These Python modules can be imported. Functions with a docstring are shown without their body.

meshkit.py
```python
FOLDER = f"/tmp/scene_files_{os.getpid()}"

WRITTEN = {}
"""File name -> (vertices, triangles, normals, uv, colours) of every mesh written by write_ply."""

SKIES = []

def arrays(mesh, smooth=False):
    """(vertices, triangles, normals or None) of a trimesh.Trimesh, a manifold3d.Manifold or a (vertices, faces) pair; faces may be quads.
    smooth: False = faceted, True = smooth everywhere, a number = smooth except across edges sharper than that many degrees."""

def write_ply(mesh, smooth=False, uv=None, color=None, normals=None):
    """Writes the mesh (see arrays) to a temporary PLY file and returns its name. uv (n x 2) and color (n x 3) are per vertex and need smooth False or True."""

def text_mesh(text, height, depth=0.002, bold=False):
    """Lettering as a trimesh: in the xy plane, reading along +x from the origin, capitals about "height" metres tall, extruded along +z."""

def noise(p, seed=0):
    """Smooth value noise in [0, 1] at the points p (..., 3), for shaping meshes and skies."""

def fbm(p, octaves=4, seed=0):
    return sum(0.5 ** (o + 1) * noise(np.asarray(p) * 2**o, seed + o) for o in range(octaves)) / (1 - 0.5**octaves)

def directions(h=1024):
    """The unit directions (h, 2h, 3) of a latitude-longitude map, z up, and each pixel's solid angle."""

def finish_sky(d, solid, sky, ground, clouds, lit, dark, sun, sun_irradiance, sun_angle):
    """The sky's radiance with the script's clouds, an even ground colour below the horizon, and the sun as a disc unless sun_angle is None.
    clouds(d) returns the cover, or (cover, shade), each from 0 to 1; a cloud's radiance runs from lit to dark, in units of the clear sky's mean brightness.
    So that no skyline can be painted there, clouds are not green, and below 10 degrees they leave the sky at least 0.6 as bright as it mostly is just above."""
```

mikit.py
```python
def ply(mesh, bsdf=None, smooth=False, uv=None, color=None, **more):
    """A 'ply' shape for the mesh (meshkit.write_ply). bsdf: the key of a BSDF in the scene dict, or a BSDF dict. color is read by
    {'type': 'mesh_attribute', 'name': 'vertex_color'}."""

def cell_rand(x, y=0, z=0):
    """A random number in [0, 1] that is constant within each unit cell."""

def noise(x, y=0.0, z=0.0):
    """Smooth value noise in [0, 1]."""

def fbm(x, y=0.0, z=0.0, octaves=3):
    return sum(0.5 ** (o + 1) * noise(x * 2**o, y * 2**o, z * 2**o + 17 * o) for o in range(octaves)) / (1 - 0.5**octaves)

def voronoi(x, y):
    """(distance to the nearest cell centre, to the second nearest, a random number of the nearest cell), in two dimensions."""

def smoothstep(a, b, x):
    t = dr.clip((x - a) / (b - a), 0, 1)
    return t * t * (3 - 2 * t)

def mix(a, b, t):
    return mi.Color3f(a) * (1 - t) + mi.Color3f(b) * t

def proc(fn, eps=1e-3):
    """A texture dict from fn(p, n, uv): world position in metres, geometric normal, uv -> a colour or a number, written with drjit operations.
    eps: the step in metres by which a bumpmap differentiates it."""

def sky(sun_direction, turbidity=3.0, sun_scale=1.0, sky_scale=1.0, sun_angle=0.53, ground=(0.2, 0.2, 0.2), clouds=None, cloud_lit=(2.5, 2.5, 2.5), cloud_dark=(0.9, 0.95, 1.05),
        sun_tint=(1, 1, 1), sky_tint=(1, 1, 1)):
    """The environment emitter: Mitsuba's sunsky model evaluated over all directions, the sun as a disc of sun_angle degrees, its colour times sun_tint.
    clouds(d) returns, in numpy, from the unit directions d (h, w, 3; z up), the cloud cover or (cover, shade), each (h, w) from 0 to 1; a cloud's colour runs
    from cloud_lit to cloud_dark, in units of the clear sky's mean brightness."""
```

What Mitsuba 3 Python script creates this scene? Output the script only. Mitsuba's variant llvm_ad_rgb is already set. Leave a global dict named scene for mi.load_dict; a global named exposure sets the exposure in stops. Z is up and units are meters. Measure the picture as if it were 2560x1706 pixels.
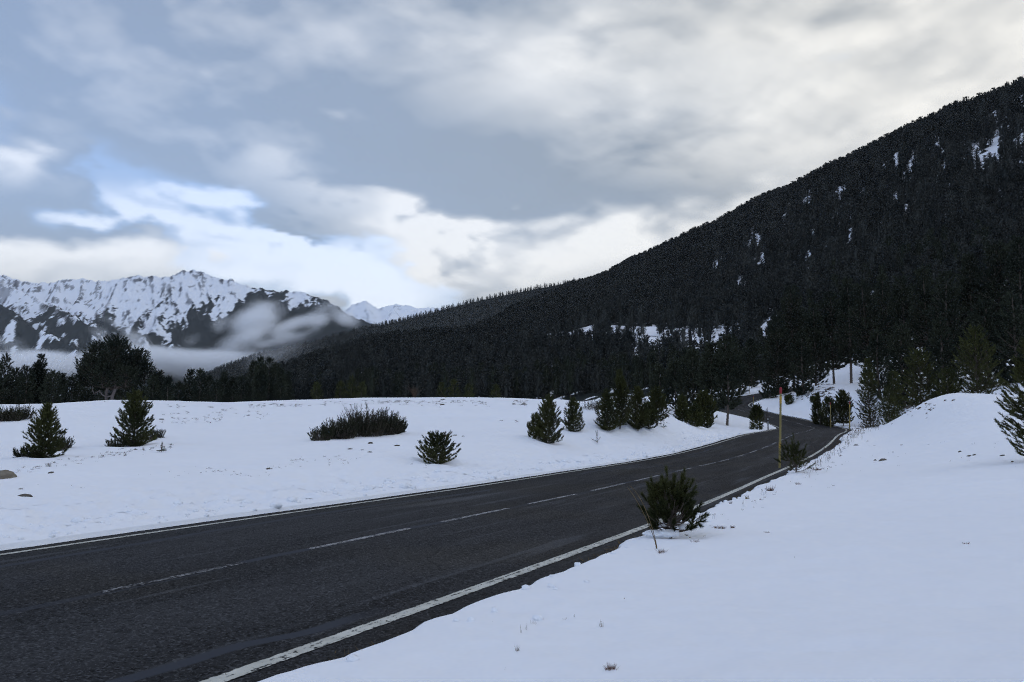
import math, numpy as np, drjit as dr, mitsuba as mi, mikit, meshkit, trimesh
from scipy.spatial import Delaunay, cKDTree
from scipy.interpolate import CubicSpline, RBFInterpolator, LinearNDInterpolator
from mikit import noise, fbm, voronoi, smoothstep, mix, cell_rand

T = mi.ScalarTransform4f
scene, labels = {}, {}

# ------------------------------------------------------------------ camera, sky, haze, exposure
EYE = 1.4                                   # metres above the datum of the terrain
FOC, CX, CY, HOR = 2000.0, 1280.0, 853.0, 1050.0   # the photograph's own scale (2560 x 1706)
PITCH = math.atan((HOR - CY) / FOC)
FWD = np.array([0, math.cos(PITCH), math.sin(PITCH)])
UPV = np.array([0, -math.sin(PITCH), math.cos(PITCH)])
exposure = 2.38


def at(px, py, depth):
    """The point seen at a pixel of the photograph, DEPTH metres ahead (along +y)."""
    p = np.array([(px - CX) / FOC, 0, 0]) + FWD + UPV * ((CY - py) / FOC)
    return p / p[1] * depth + np.array([0, 0, EYE])


def azel(px, py):
    p = at(px, py, 1.0) - [0, 0, EYE]
    return math.degrees(math.atan2(p[0], p[1])), math.degrees(math.atan2(p[2], math.hypot(p[0], p[1])))


def project(P):
    P = np.asarray(P, float)
    q = P - [0, 0, EYE]
    d = q @ FWD
    return CX + FOC * q[..., 0] / d, CY - FOC * (q @ UPV) / d, d


scene['camera'] = {
    'type': 'perspective', 'fov': 2 * math.degrees(math.atan(CX / FOC)), 'fov_axis': 'x',
    'near_clip': 0.05, 'far_clip': 60000.0,
    'to_world': T().look_at(origin=[0, 0, EYE], target=[0, float(FWD[1]), EYE + float(FWD[2])], up=[0, 0, 1]),
    'medium': {'type': 'ref', 'id': 'haze_air'},
}


def clouds(d):
    """Broken stratocumulus: thick and grey-blue on the left, thin and lit towards the hidden sun at the right and wherever out of view, with
    an opening low over the valley."""
    az = np.degrees(np.arctan2(d[..., 0], d[..., 1]))
    el = np.degrees(np.arcsin(np.clip(d[..., 2], -1, 1)))
    q = d * np.array([1.0, 1.0, 1.75])
    w = np.stack([meshkit.fbm(q * 3.1 + 5, 4, 11), meshkit.fbm(q * 3.1 + 9, 4, 12), meshkit.fbm(q * 3.1 + 13, 4, 13)], -1) - 0.5
    qq = q + 0.30 * w
    big = meshkit.fbm(qq * 2.6 + 3.1, 5, 21)
    mid = meshkit.fbm(qq * 6.5 + 7.7, 6, 22)
    fine = meshkit.fbm((q + 0.12 * w) * 22, 5, 23)
    a = az + 11 * (mid - 0.5) + 5 * (fine - 0.5)
    e = el + 6 * (mid - 0.5) + 3.5 * (fine - 0.5)

    def blob(px, py, rx, ry, rot=0.0):
        ca, ce = azel(px, py)
        x, y = a - ca, e - ce
        c, s = math.cos(math.radians(rot)), math.sin(math.radians(rot))
        x, y = x * c + y * s, -x * s + y * c
        return np.exp(-((x / rx) ** 2 + (y / ry) ** 2))

    # where the layer opens
    gap = 1.2 * blob(680, 610, 8.5, 2.0, -14) + 1.0 * blob(920, 685, 7, 2.2, -14) + 0.7 * blob(470, 535, 4, 1.2, -22) + 0.35 * blob(340, 370, 5, 1.5, -12) + 0.8 * blob(600, 690, 6, 1.6, -6) + 0.3 * blob(0, 250, 2.5, 5) \
        + 0.3 * blob(2080, 130, 4, 1.5)
    gap -= 0.95 * blob(560, 585, 2.8, 0.9, -20) + 0.7 * blob(680, 635, 1.6, 0.6, -35) + 0.6 * blob(810, 575, 1.8, 0.6, -30) + 0.4 * blob(720, 690, 3.2, 0.7) + 0.5 * blob(1010, 655, 3, 0.8)
    away = np.clip((np.abs(az) - 48) / 40, 0, 1) + np.clip((el - 34) / 22, 0, 1)  # weight of the unseen sky, shaped for the light it throws on the snow
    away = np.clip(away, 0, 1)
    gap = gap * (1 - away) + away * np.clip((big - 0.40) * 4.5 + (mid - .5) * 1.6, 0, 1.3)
    cover = 1 - smooth(0.22, 0.95, gap + 0.55 * (fine - 0.5) + 0.6 * (mid - 0.5))
    # how thick it is (1: grey base, 0: lit)
    sun = np.exp(-(((az - 27) / 25) ** 2 + ((el - 27) / 22) ** 2))
    shade = 0.90 + 0.75 * (big - 0.5) + 1.35 * (mid - 0.5) + 0.75 * (fine - .5) - 0.64 * sun
    shade += 0.25 * blob(1000, 330, 9, 2.6, -12) + 0.15 * blob(600, 420, 7, 2.2) + 0.45 * blob(1380, 520, 9, 2.4, -4) + 0.18 * blob(1640, 300, 9, 2.0, 8) + 0.25 * blob(1750, 470, 7, 1.2, 4) + 0.25 * blob(150, 540, 8, 1.6) + 0.12 * blob(1200, 60, 5, 3)
    shade -= 0.16 * blob(600, 90, 8, 3.5) + 0.10 * blob(200, 200, 6, 3) + 0.06 * blob(420, 330, 5, 1.6) + 0.32 * blob(1330, 170, 6, 2.6, 12) + 0.85 * blob(1110, 660, 6, 1.7, -8) + 0.85 * blob(1010, 550, 3.2, 1.3, -35) + 0.75 * blob(130, 645, 8, 1.5) \
        + 0.8 * blob(5, 410, 2.0, 1.0) + 0.6 * blob(5, 590, 1.5, .8) + 0.6 * blob(1450, 650, 7, 1.4, 10) + 0.2 * blob(1850, 420, 7, 1.2, 6) + 0.25 * blob(1950, 60, 8, 5) + 0.3 * blob(800, 500, 8, 1.2, -14)
    shade += 0.5 * blob(1225, 690, 1.5, 1.9, 40) + 0.6 * blob(560, 585, 2.6, 0.8, -20) + 0.5 * blob(680, 635, 1.5, 0.6, -35) + 0.15 * blob(720, 690, 3.2, 0.7) + 0.3 * blob(810, 575, 1.8, 0.6, -30) - 0.3 * blob(520, 680, 5, 1.2)
    shade -= 0.55 * away + 0.25 * np.exp(-(np.maximum(el, 0) / 7.0) ** 2) * (1 - away)  # unseen cloud overhead and behind is lightened to brighten the snow
    shade = np.clip(shade, 0, 1)
    # blue shining through the thinner parts on the side away from the sun
    thin = smooth(0.55, -0.75, d[..., 0] / np.maximum(np.hypot(d[..., 0], d[..., 1]), 1e-6) + .25 * (mid - .5)) * smooth(4, 16, el) * 0.30
    cover = np.clip(cover, 0, 1) * (1 - thin)
    # a bright veil low over the horizon, where the line of sight through the thin cloud is long
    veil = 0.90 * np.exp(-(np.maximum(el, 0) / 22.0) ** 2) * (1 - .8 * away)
    total = np.maximum(cover, veil)
    shade = np.where(total > 1e-6, (cover * shade + (total - cover) * 0.05) / np.maximum(total, 1e-6), 0)
    cover = total
    return np.clip(cover, 0, 1), np.clip(shade, 0, 1.0)


def smooth(a, b, x):
    t = np.clip((x - a) / (b - a), 0, 1)
    return t * t * (3 - 2 * t)


SUN = [math.sin(math.radians(27)) * math.cos(math.radians(37)), math.cos(math.radians(27)) * math.cos(math.radians(37)), math.sin(math.radians(37))]
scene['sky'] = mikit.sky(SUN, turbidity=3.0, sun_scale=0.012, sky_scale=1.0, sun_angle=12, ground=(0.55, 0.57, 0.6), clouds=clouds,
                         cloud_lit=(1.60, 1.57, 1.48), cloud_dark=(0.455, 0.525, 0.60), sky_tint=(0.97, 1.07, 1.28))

# ------------------------------------------------------------------ helpers


def tag(key, label=None, category=None, group=None, kind=None):
    labels[key] = {k: v for k, v in (('label', label), ('category', category), ('group', group), ('kind', kind)) if v}


used = {}


def fresh(name):
    n = used.get(name, 0)
    used[name] = n + 1
    return name if n == 0 else f'{name}_{n:03d}'


def part_key(holder, name):
    return fresh(holder + '__' + name)


def ref(name):
    return {'type': 'ref', 'id': name}


def tube(points, radii, sides=6, cap=True):
    p = np.asarray(points, float)
    r = np.broadcast_to(radii, (len(p),))
    t = np.gradient(p, axis=0)
    t /= np.linalg.norm(t, axis=1, keepdims=True) + 1e-12
    a = np.cross(t, np.where(np.abs(t[:, 2:]) < 0.9, [0, 0, 1.0], [1.0, 0, 0]))
    a /= np.linalg.norm(a, axis=1, keepdims=True) + 1e-12
    b = np.cross(t, a)
    ang = np.arange(sides) * 2 * np.pi / sides
    v = p[:, None] + r[:, None, None] * (np.cos(ang)[None, :, None] * a[:, None] + np.sin(ang)[None, :, None] * b[:, None])
    i, j = np.meshgrid(np.arange(len(p) - 1), np.arange(sides), indexing='ij')
    q = np.stack([i * sides + j, i * sides + (j + 1) % sides, (i + 1) * sides + (j + 1) % sides, (i + 1) * sides + j], -1).reshape(-1, 4)
    f = np.vstack([q[:, [0, 1, 2]], q[:, [0, 2, 3]]])
    v = v.reshape(-1, 3)
    if cap:
        n = len(v)
        v = np.vstack([v, p[:1], p[-1:]])
        k = np.arange(sides)
        e = (len(p) - 1) * sides
        f = np.vstack([f, np.stack([k * 0 + n, (k + 1) % sides, k], 1), np.stack([k * 0 + n + 1, e + k, e + (k + 1) % sides], 1)])
    return v, f


def join(parts):
    vs, fs, n = [], [], 0
    for v, f in parts:
        vs.append(v)
        fs.append(np.asarray(f) + n)
        n += len(v)
    return np.vstack(vs), np.vstack(fs)


def unit(v):
    return v / (np.linalg.norm(v, axis=-1, keepdims=True) + 1e-12)


def blades(P, D, L, Wd, rng):
    """One thin triangle per blade: from its foot P along D."""
    n = len(P)
    side = unit(np.cross(D, rng.normal(size=(n, 3)))) * (np.broadcast_to(Wd, (n,))[:, None] / 2)
    v = np.stack([P - side, P + side, P + D * np.broadcast_to(L, (n,))[:, None]], 1).reshape(-1, 3)
    return v, np.arange(3 * n).reshape(-1, 3)


def brushes(B, D, L, n, nl, nw, rng, spread=0.75):
    """Pine shoots: N needles round each axis B + D * L, leaning forward."""
    m = len(B)
    t = rng.random((m, n)) ** 0.8
    P = B[:, None] + D[:, None] * (L[:, None] * t)[..., None]
    r = unit(rng.normal(size=(m, n, 3)))
    r = unit(r - (r * D[:, None]).sum(-1, keepdims=True) * D[:, None])
    s = spread * (1.15 - 0.55 * t)[..., None]
    d = unit(D[:, None] + r * s)
    return blades(P.reshape(-1, 3), d.reshape(-1, 3), nl * (0.75 + 0.5 * rng.random(m * n)), nw, rng)


def pine(seed, h, rmax, shape, dz=0.3, nb=5, gap=0.28, sl=0.3, n=14, nl=0.14, nw=0.03, bare=0.08, rise=35, tr=None, lean=0.0, fork=False, inner=0.3, wood=True, lift=0.0):
    """A mountain pine: (foliage, wood). SHAPE(t) is the crown's relative radius from base (0) to tip (1)."""
    rng = np.random.default_rng(seed)
    tr = tr or 0.012 * h + 0.01
    bend = rng.normal(size=2) * 0.03 * h
    leaders = [(0.0, 0.0, 1.0)]
    if fork:
        leaders = [(0, 0, 1.0)] + [(rng.uniform(-.3, .3), rng.uniform(-.25, .25), rng.uniform(.72, .95)) for _ in range(fork)]
    B, D, Ls, woods = [], [], [], []

    def axis(z, ld):
        u = z / h
        return np.array([bend[0] * u * (1 - u) * 2 + lean * z + ld[0] * rmax * min(1, u * 1.6), bend[1] * u * (1 - u) * 2 + ld[1] * rmax * min(1, u * 1.6), z])

    for ld in leaders:
        H = h * ld[2]
        zs = np.linspace(0 if ld == leaders[0] else bare * h, H, 7)
        if wood:
            woods.append(tube([axis(z, ld) for z in zs], np.linspace(tr, tr * 0.15, 7) * (1 if ld == leaders[0] else .6), 6))
        z = bare * h
        while z < H * 0.985:
            t = (z / h - bare) / (1 - bare)
            tt = (z / H - bare) / (1 - bare)
            k = max(2, int(round(nb * (0.7 + 0.6 * rng.random()) * (1 if tt < .8 else .7))))
            a0 = rng.random() * 6.28
            for j in range(k):
                az = a0 + 6.283 * (j + 0.5 * rng.random()) / k
                R = rmax * shape(max(0, tt)) * rng.uniform(0.62, 1.15) * (1 if len(leaders) == 1 else .7)
                R = max(R, 0.5 * sl)
                e0 = math.radians(min(80, lift + rise * tt + rng.uniform(-16, 12)))
                o = np.array([math.cos(az), math.sin(az), 0])
                f = np.linspace(0, 1, 5)
                zc = R * (f * math.sin(e0) + 0.28 * f ** 2.2)
                path = axis(z, ld) + np.outer(R * f * math.cos(e0), o) + np.outer(zc, [0, 0, 1])
                if wood and R > 2.5 * sl:
                    woods.append(tube(path, np.linspace(tr * 0.32, tr * 0.07, 5) * (1 - .5 * t), 3, False))
                m = max(1, int(R * (1 - inner) / gap))
                fr = inner + (1 - inner) * (np.arange(m) + rng.random(m) * 0.8) / m
                side = np.cross(o, [0, 0, 1])
                for x in fr:
                    p = np.array([np.interp(x, f, path[:, c]) for c in range(3)])
                    dd = o * math.cos(e0) + np.array([0, 0, 0.35 + 0.6 * x + .3 * tt]) + side * rng.normal() * 0.75 + rng.normal(size=3) * 0.18
                    B.append(p)
                    D.append(dd)
                    Ls.append(sl * rng.uniform(0.65, 1.15))
                B.append(path[-1] - o * sl * .3)
                D.append(o * math.cos(e0) + np.array([0, 0, .75 + .4 * rng.random()]))
                Ls.append(sl * rng.uniform(.8, 1.2))
            z += dz * rng.uniform(0.7, 1.3)
        for q in range(3):
            B.append(axis(H * (0.985 - .02 * q), ld))
            D.append(np.array([rng.normal() * .25 * (q > 0), rng.normal() * .25 * (q > 0), 1]))
            Ls.append(sl * 1.1)
    fol = brushes(np.array(B), unit(np.array(D)), np.array(Ls), n, nl, nw, rng)
    return fol, (join(woods) if woods else None)


def cone(t):
    return (1 - t) ** 0.8 * (0.55 + 0.45 * min(1, t * 5)) + 0.04


def ovoid(t):
    return math.sqrt(max(0, 1 - t)) * (0.62 + 0.38 * math.sin(min(1, t * 2.2) * 1.57)) + 0.03


def dome(t):
    return math.sqrt(max(0.0, 1 - t ** 2.4)) * (0.75 + 0.25 * min(1, t * 3))


# ------------------------------------------------------------------ materials


def two(b):
    return {'type': 'twosided', 'bsdf': b}


def diff(c):
    return {'type': 'diffuse', 'reflectance': c if isinstance(c, dict) else {'type': 'rgb', 'value': list(c)}}


def snow_height(p, n, uv):
    far = 1 / (1 + dr.norm(p) / 25)
    return (0.016 * fbm(p.x * 9, p.y * 9, 0, 4) + 0.05 * fbm(p.x * 1.3, p.y * 1.3, 3.0, 3)) * far


def snow_colour(p, n, uv):
    v = 0.45 * fbm(p.x * 0.35, p.y * 0.35, 1.0, 3) + 0.3 * fbm(p.x * 5, p.y * 5, 2.0, 2) + 0.25 * noise(p.x * 45, p.y * 45, 3.0)
    return mix((0.83, 0.85, 0.885), (0.90, 0.915, 0.935), v)


scene['m_snow'] = two({'type': 'bumpmap', 'arbitrary': mikit.proc(snow_height, eps=0.01), 'scale': 1.0, 'bsdf': diff(mikit.proc(snow_colour))})


def foliage(dark, light, s):
    def fn(p, n, uv):
        v = fbm(p.x * s, p.y * s, p.z * s, 2)
        w = cell_rand(p.x * 14, p.y * 14, p.z * 14)
        return mix(dark, light, dr.clip(smoothstep(0.3, 0.7, v) * 0.7 + 0.4 * w, 0, 1))
    return two(diff(mikit.proc(fn)))


scene['m_needles'] = foliage((0.026, 0.032, 0.016), (0.072, 0.076, 0.029), 1.3)
scene['m_dark_needles'] = foliage((0.020, 0.026, 0.021), (0.044, 0.050, 0.034), 0.5)
def far_foliage(p, n, uv):
    tree = cell_rand(p.x / 5.5, p.y / 5.5, 0)          # each tree its own tone
    v = dr.clip(0.75 * tree * tree + 0.5 * (fbm(p.x / 40, p.y / 40, p.z / 40, 3) - 0.2), 0, 1)
    return mix((0.018, 0.022, 0.022), (0.072, 0.077, 0.070), v)


scene['m_far_needles'] = two(diff(mikit.proc(far_foliage)))
scene['m_juniper'] = foliage((0.018, 0.022, 0.014), (0.044, 0.046, 0.026), 2.0)
scene['m_bark'] = two(diff(mikit.proc(lambda p, n, uv: mix((0.06, 0.045, 0.035), (0.16, 0.135, 0.12), fbm(p.x * 5, p.y * 5, p.z * 2, 3)))))
scene['m_grey_bark'] = two(diff(mikit.proc(lambda p, n, uv: mix((0.14, 0.11, 0.10), (0.30, 0.26, 0.25), fbm(p.x * 4, p.y * 4, p.z * 1.5, 3)))))
scene['m_dry_grass'] = two(diff(mikit.proc(lambda p, n, uv: mix((0.07, 0.048, 0.03), (0.21, 0.155, 0.085), noise(p.x * 30, p.y * 30, p.z * 8)))))
scene['m_red_grass'] = two(diff(mikit.proc(lambda p, n, uv: mix((0.05, 0.020, 0.017), (0.16, 0.072, 0.045), noise(p.x * 40, p.y * 40, p.z * 8)))))
scene['m_heather'] = two(diff(mikit.proc(lambda p, n, uv: mix((0.035, 0.025, 0.022), (0.12, 0.085, 0.06), noise(p.x * 9, p.y * 9, p.z * 9)))))
scene['m_stone'] = two(diff(mikit.proc(lambda p, n, uv: mix((0.05, 0.045, 0.04), (0.19, 0.165, 0.14), fbm(p.x * 7, p.y * 7, p.z * 7, 4)))))
scene['m_granite'] = two(diff(mikit.proc(lambda p, n, uv: mix((0.13, 0.11, 0.085), (0.27, 0.24, 0.19), fbm(p.x * 12, p.y * 12, p.z * 12, 4)))))

# ------------------------------------------------------------------ the road's course
KN = np.array([[-6.16, 4.27, -0.26], [-2.44, 10.8, -0.2], [1.75, 19.16, -0.24], [5.32, 26.81, -0.27], [8.67, 33.84, -0.28], [11.97, 40.56, -0.16], [15.15, 47.08, 0.06], [18.18, 53.71, 0.27],
               [21.25, 60.4, 0.42], [24.43, 67.09, 0.49], [27.36, 73.94, 0.56], [30.12, 80.81, 0.54], [31.93, 87.72, 0.76], [31.31, 94.33, 1.48], [30.0, 101.08, 2.26], [29.19, 108.08, 3.09],
               [30.8, 114.56, 3.73], [35.41, 120.26, 4.68], [41.57, 124.58, 5.76]])
KN = np.vstack([[KN[0] + (KN[0] - KN[1]) * q for q in (6, 4.5, 3, 1.5)], KN, [[47.5, 127.5, 6.7]]])
KS = np.r_[0, np.cumsum(np.linalg.norm(np.diff(KN, axis=0), axis=1))]
ROAD = CubicSpline(KS, KN)
S0 = KS[4]                                   # arc length at the first knot near the camera
RS = np.arange(0, KS[-1], 0.1)
RC = ROAD(RS)
RT = unit(ROAD(RS, 1) * [1, 1, 0])
RN = np.stack([RT[:, 1], -RT[:, 0], 0 * RS], 1)   # to the right of the travel direction
HW = 3.1                                     # from the centre to the edge lines
road_tree = cKDTree(RC[:, :2])


def road_st(P):
    """Nearest arc length, signed offset (+ right) and the road's height there."""
    P = np.asarray(P, float)
    _, i = road_tree.query(P[:, :2])
    d = P[:, :2] - RC[i, :2]
    t = (d * RN[i, :2]).sum(1)
    t = np.where(np.abs(t) < 1e-6, 1e-6, t)
    return RS[i], np.sign(t) * np.maximum(np.abs(t), np.linalg.norm(d, axis=1)), RC[i, 2]


def wob(s, seed, f=1.0):
    s = np.asarray(s, float) * f
    return meshkit.fbm(np.stack([s, s * 0 + seed, s * 0], -1), 3, seed) - 0.5


def edge_left(s):
    return HW + 0.34 + 0.12 * wob(s, 3, 0.25) + 0.10 * wob(s, 4, 1.1) + 0.05 * wob(s, 8, 4)


def edge_right(s):
    return HW + 0.50 + 0.35 * wob(s, 5, 0.16) + 0.22 * wob(s, 6, 0.9) + 0.10 * wob(s, 7, 3.5)


# ------------------------------------------------------------------ the terrain
CTRL = [
    # snow meadow left of the road
    (0, 1240, 16), (0, 1180, 22), (0, 1120, 33), (0, 1060, 50), (0, 1013, 85), (500, 1240, 15.5), (500, 1180, 22), (500, 1120, 33), (500, 1060, 50), (500, 1009, 85),
    (250, 1140, 28), (250, 1070, 46), (260, 1003, 86), (110, 1013, 86), (400, 1004, 86), (900, 1195, 20.5), (900, 1100, 38), (900, 1050, 52), (900, 998, 82), (700, 1003, 84), (1200, 1165, 24),
    (1200, 1120, 33), (1200, 1060, 48), (1200, 996, 78), (1400, 1140, 29), (1370, 1105, 37), (1400, 1050, 48), (1400, 1002, 66), (1540, 1080, 42), (1560, 1004, 58),
    (1680, 1013, 48), (1690, 1050, 45), (1650, 1085, 40), (1730, 1030, 53), (1760, 1055, 54), (1740, 1085, 44), (1800, 1064, 60), (1850, 1068, 66), (1900, 1069, 73),
    (1820, 1058, 82), (1800, 1046, 90), (1870, 1052, 88), (1720, 1062, 66), (1730, 1040, 84), (1650, 1050, 64), (1600, 1040, 75), (1680, 1030, 90),
    # behind the crest
    (0, 1020, 115), (250, 1014, 118), (500, 1016, 118), (700, 1016, 118), (900, 1013, 118), (1200, 1010, 110), (1400, 1014, 95), (-600, 1020, 90), (-600, 1120, 34), (-600, 1030, 130),
    (0, 1050, 220), (400, 1055, 220), (900, 1040, 230), (1300, 1036, 200),
    # right bank and field
    (1800, 1705, 3.4), (2560, 1705, 3.4), (2560, 1450, 6.5), (1900, 1450, 6.2), (1400, 1600, 4.4), (1500, 1420, 6.8), (2200, 1300, 10.5), (1800, 1290, 10.6), (2560, 1250, 13), (2500, 1140, 24), (2500, 1060, 32), (2480, 997, 43), (2300, 1180, 18),
    (2300, 1004, 47), (2250, 1100, 32), (2180, 1028, 58), (2215, 1016, 54), (2260, 1006, 50), (2150, 1090, 45), (2100, 1120, 35), (2170, 1060, 62), (2700, 990, 42), (2700, 1150, 22), (2150, 1062, 76),
    (2300, 1030, 66), (2480, 1020, 60), (2230, 1045, 74),
    # slope beside the upper bends
    (2000, 1030, 92), (2060, 1000, 100), (2090, 965, 108), (1990, 985, 112), (1960, 1000, 112), (2030, 955, 122), (2150, 930, 128), (2230, 890, 142), (2130, 1010, 92), (2060, 1050, 84), (2120, 1056, 80), (2200, 985, 100), (2300, 940, 112),
    (1960, 940, 150), (1900, 960, 170), (2400, 960, 90), (2560, 930, 90), (2560, 960, 70),
    # forested hill on the right
    (2450, 880, 135), (2450, 700, 260), (2450, 500, 440), (2450, 340, 590), (2560, 228, 700), (2394, 290, 780), (2230, 372, 880), (2067, 446, 1000), (1904, 514, 1120), (1741, 594, 1230), (1578, 668, 1330), (1425, 738, 1400),
    (2800, 80, 620), (2750, 600, 300), (2750, 850, 120),
    (2000, 880, 210), (2000, 750, 400), (2000, 600, 680), (1750, 960, 190), (1750, 800, 520), (1750, 680, 880), (1500, 900, 400), (1500, 790, 720), (1500, 722, 1150), (1250, 850, 850), (1400, 800, 900),
    (1878, 872, 330), (1822, 868, 350), (1722, 857, 400), (1654, 844, 440), (1569, 839, 480), (1447, 833, 540),
    (1878, 889, 310), (1722, 878, 372), (1569, 858, 448), (1447, 850, 505),
    (1325, 785, 1300), (1257, 812, 1230), (1206, 838, 1130), (1117, 872, 1020), (1012, 866, 900), (968, 872, 880), (900, 886, 830), (800, 916, 760), (700, 955, 700), (600, 995, 640),
    (1200, 985, 400), (1200, 900, 580), (1000, 985, 430), (1000, 910, 640), (1400, 985, 340), (1400, 920, 430), (800, 980, 510), (800, 1012, 380), (600, 1030, 380), (1000, 1012, 330), (1200, 1010, 310), (1400, 1010, 250),
    # behind the ridges
    (2560, 300, 950), (2067, 560, 1350), (1741, 700, 1550), (1425, 820, 1700), (1325, 860, 1600), (1206, 910, 1450), (1117, 930, 1300), (1012, 930, 1200), (800, 980, 1050), (600, 1040, 900), (300, 1090, 600), (0, 1090, 500), (-600, 1080, 500),
    (300, 1075, 1300), (0, 1075, 1300), (-800, 1075, 1300), (800, 1040, 1600), (1100, 960, 1900), (2800, 200, 1000),
]
pts = [at(*c) for c in CTRL]
i = np.arange(0, len(RS), 40)
pts += list(RC[i])
for off in (-HW - 1.0, HW + 1.0):
    pts += list(RC[i[::1]] + RN[i] * off)
pts += [[x, y, z] for x, y, z in ((0, 0, .05), (3, 0, .1), (1, 3.2, .08), (8, -6, .2), (20, -20, .6), (60, -30, 3), (60, 10, 4), (-60, -10, .2), (-40, -50, 0), (10, -60, .5), (90, 60, 11), (110, 20, 12), (-90, 30, 1))]
pts = np.array(pts)


def squash(P):
    r = np.linalg.norm(P[:, :2], axis=1, keepdims=True) + 1e-9
    return P[:, :2] / r * np.log1p(r / 12.0) * 10


base_h = RBFInterpolator(squash(pts), pts[:, 2], kernel='thin_plate_spline', smoothing=0.002)

# upper road: a bench cut into the forested hill
UP = np.array([at(1890, 877, 318), at(1822, 871, 345), at(1722, 860, 395), at(1654, 846, 438), at(1569, 841, 478), at(1447, 835, 540), at(1380, 831, 580)])
up_s = np.r_[0, np.cumsum(np.linalg.norm(np.diff(UP, axis=0), axis=1))]
UPS = CubicSpline(up_s, UP)
UPP = UPS(np.linspace(0, up_s[-1], 400))
up_tree = cKDTree(UPP[:, :2])


def up_dist(P):
    """Signed distance from the upper road (+ uphill) and its height."""
    d, k = up_tree.query(P[:, :2])
    tan = unit(np.gradient(UPP, axis=0)[k][:, :2])
    sgn = np.sign((P[:, 0] - UPP[k, 0]) * tan[:, 1] - (P[:, 1] - UPP[k, 1]) * tan[:, 0])
    inside = (k > 0) & (k < 399)
    return np.where(inside, d * sgn, 1e3 * np.sign(sgn + .1)), UPP[k, 2]


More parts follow.
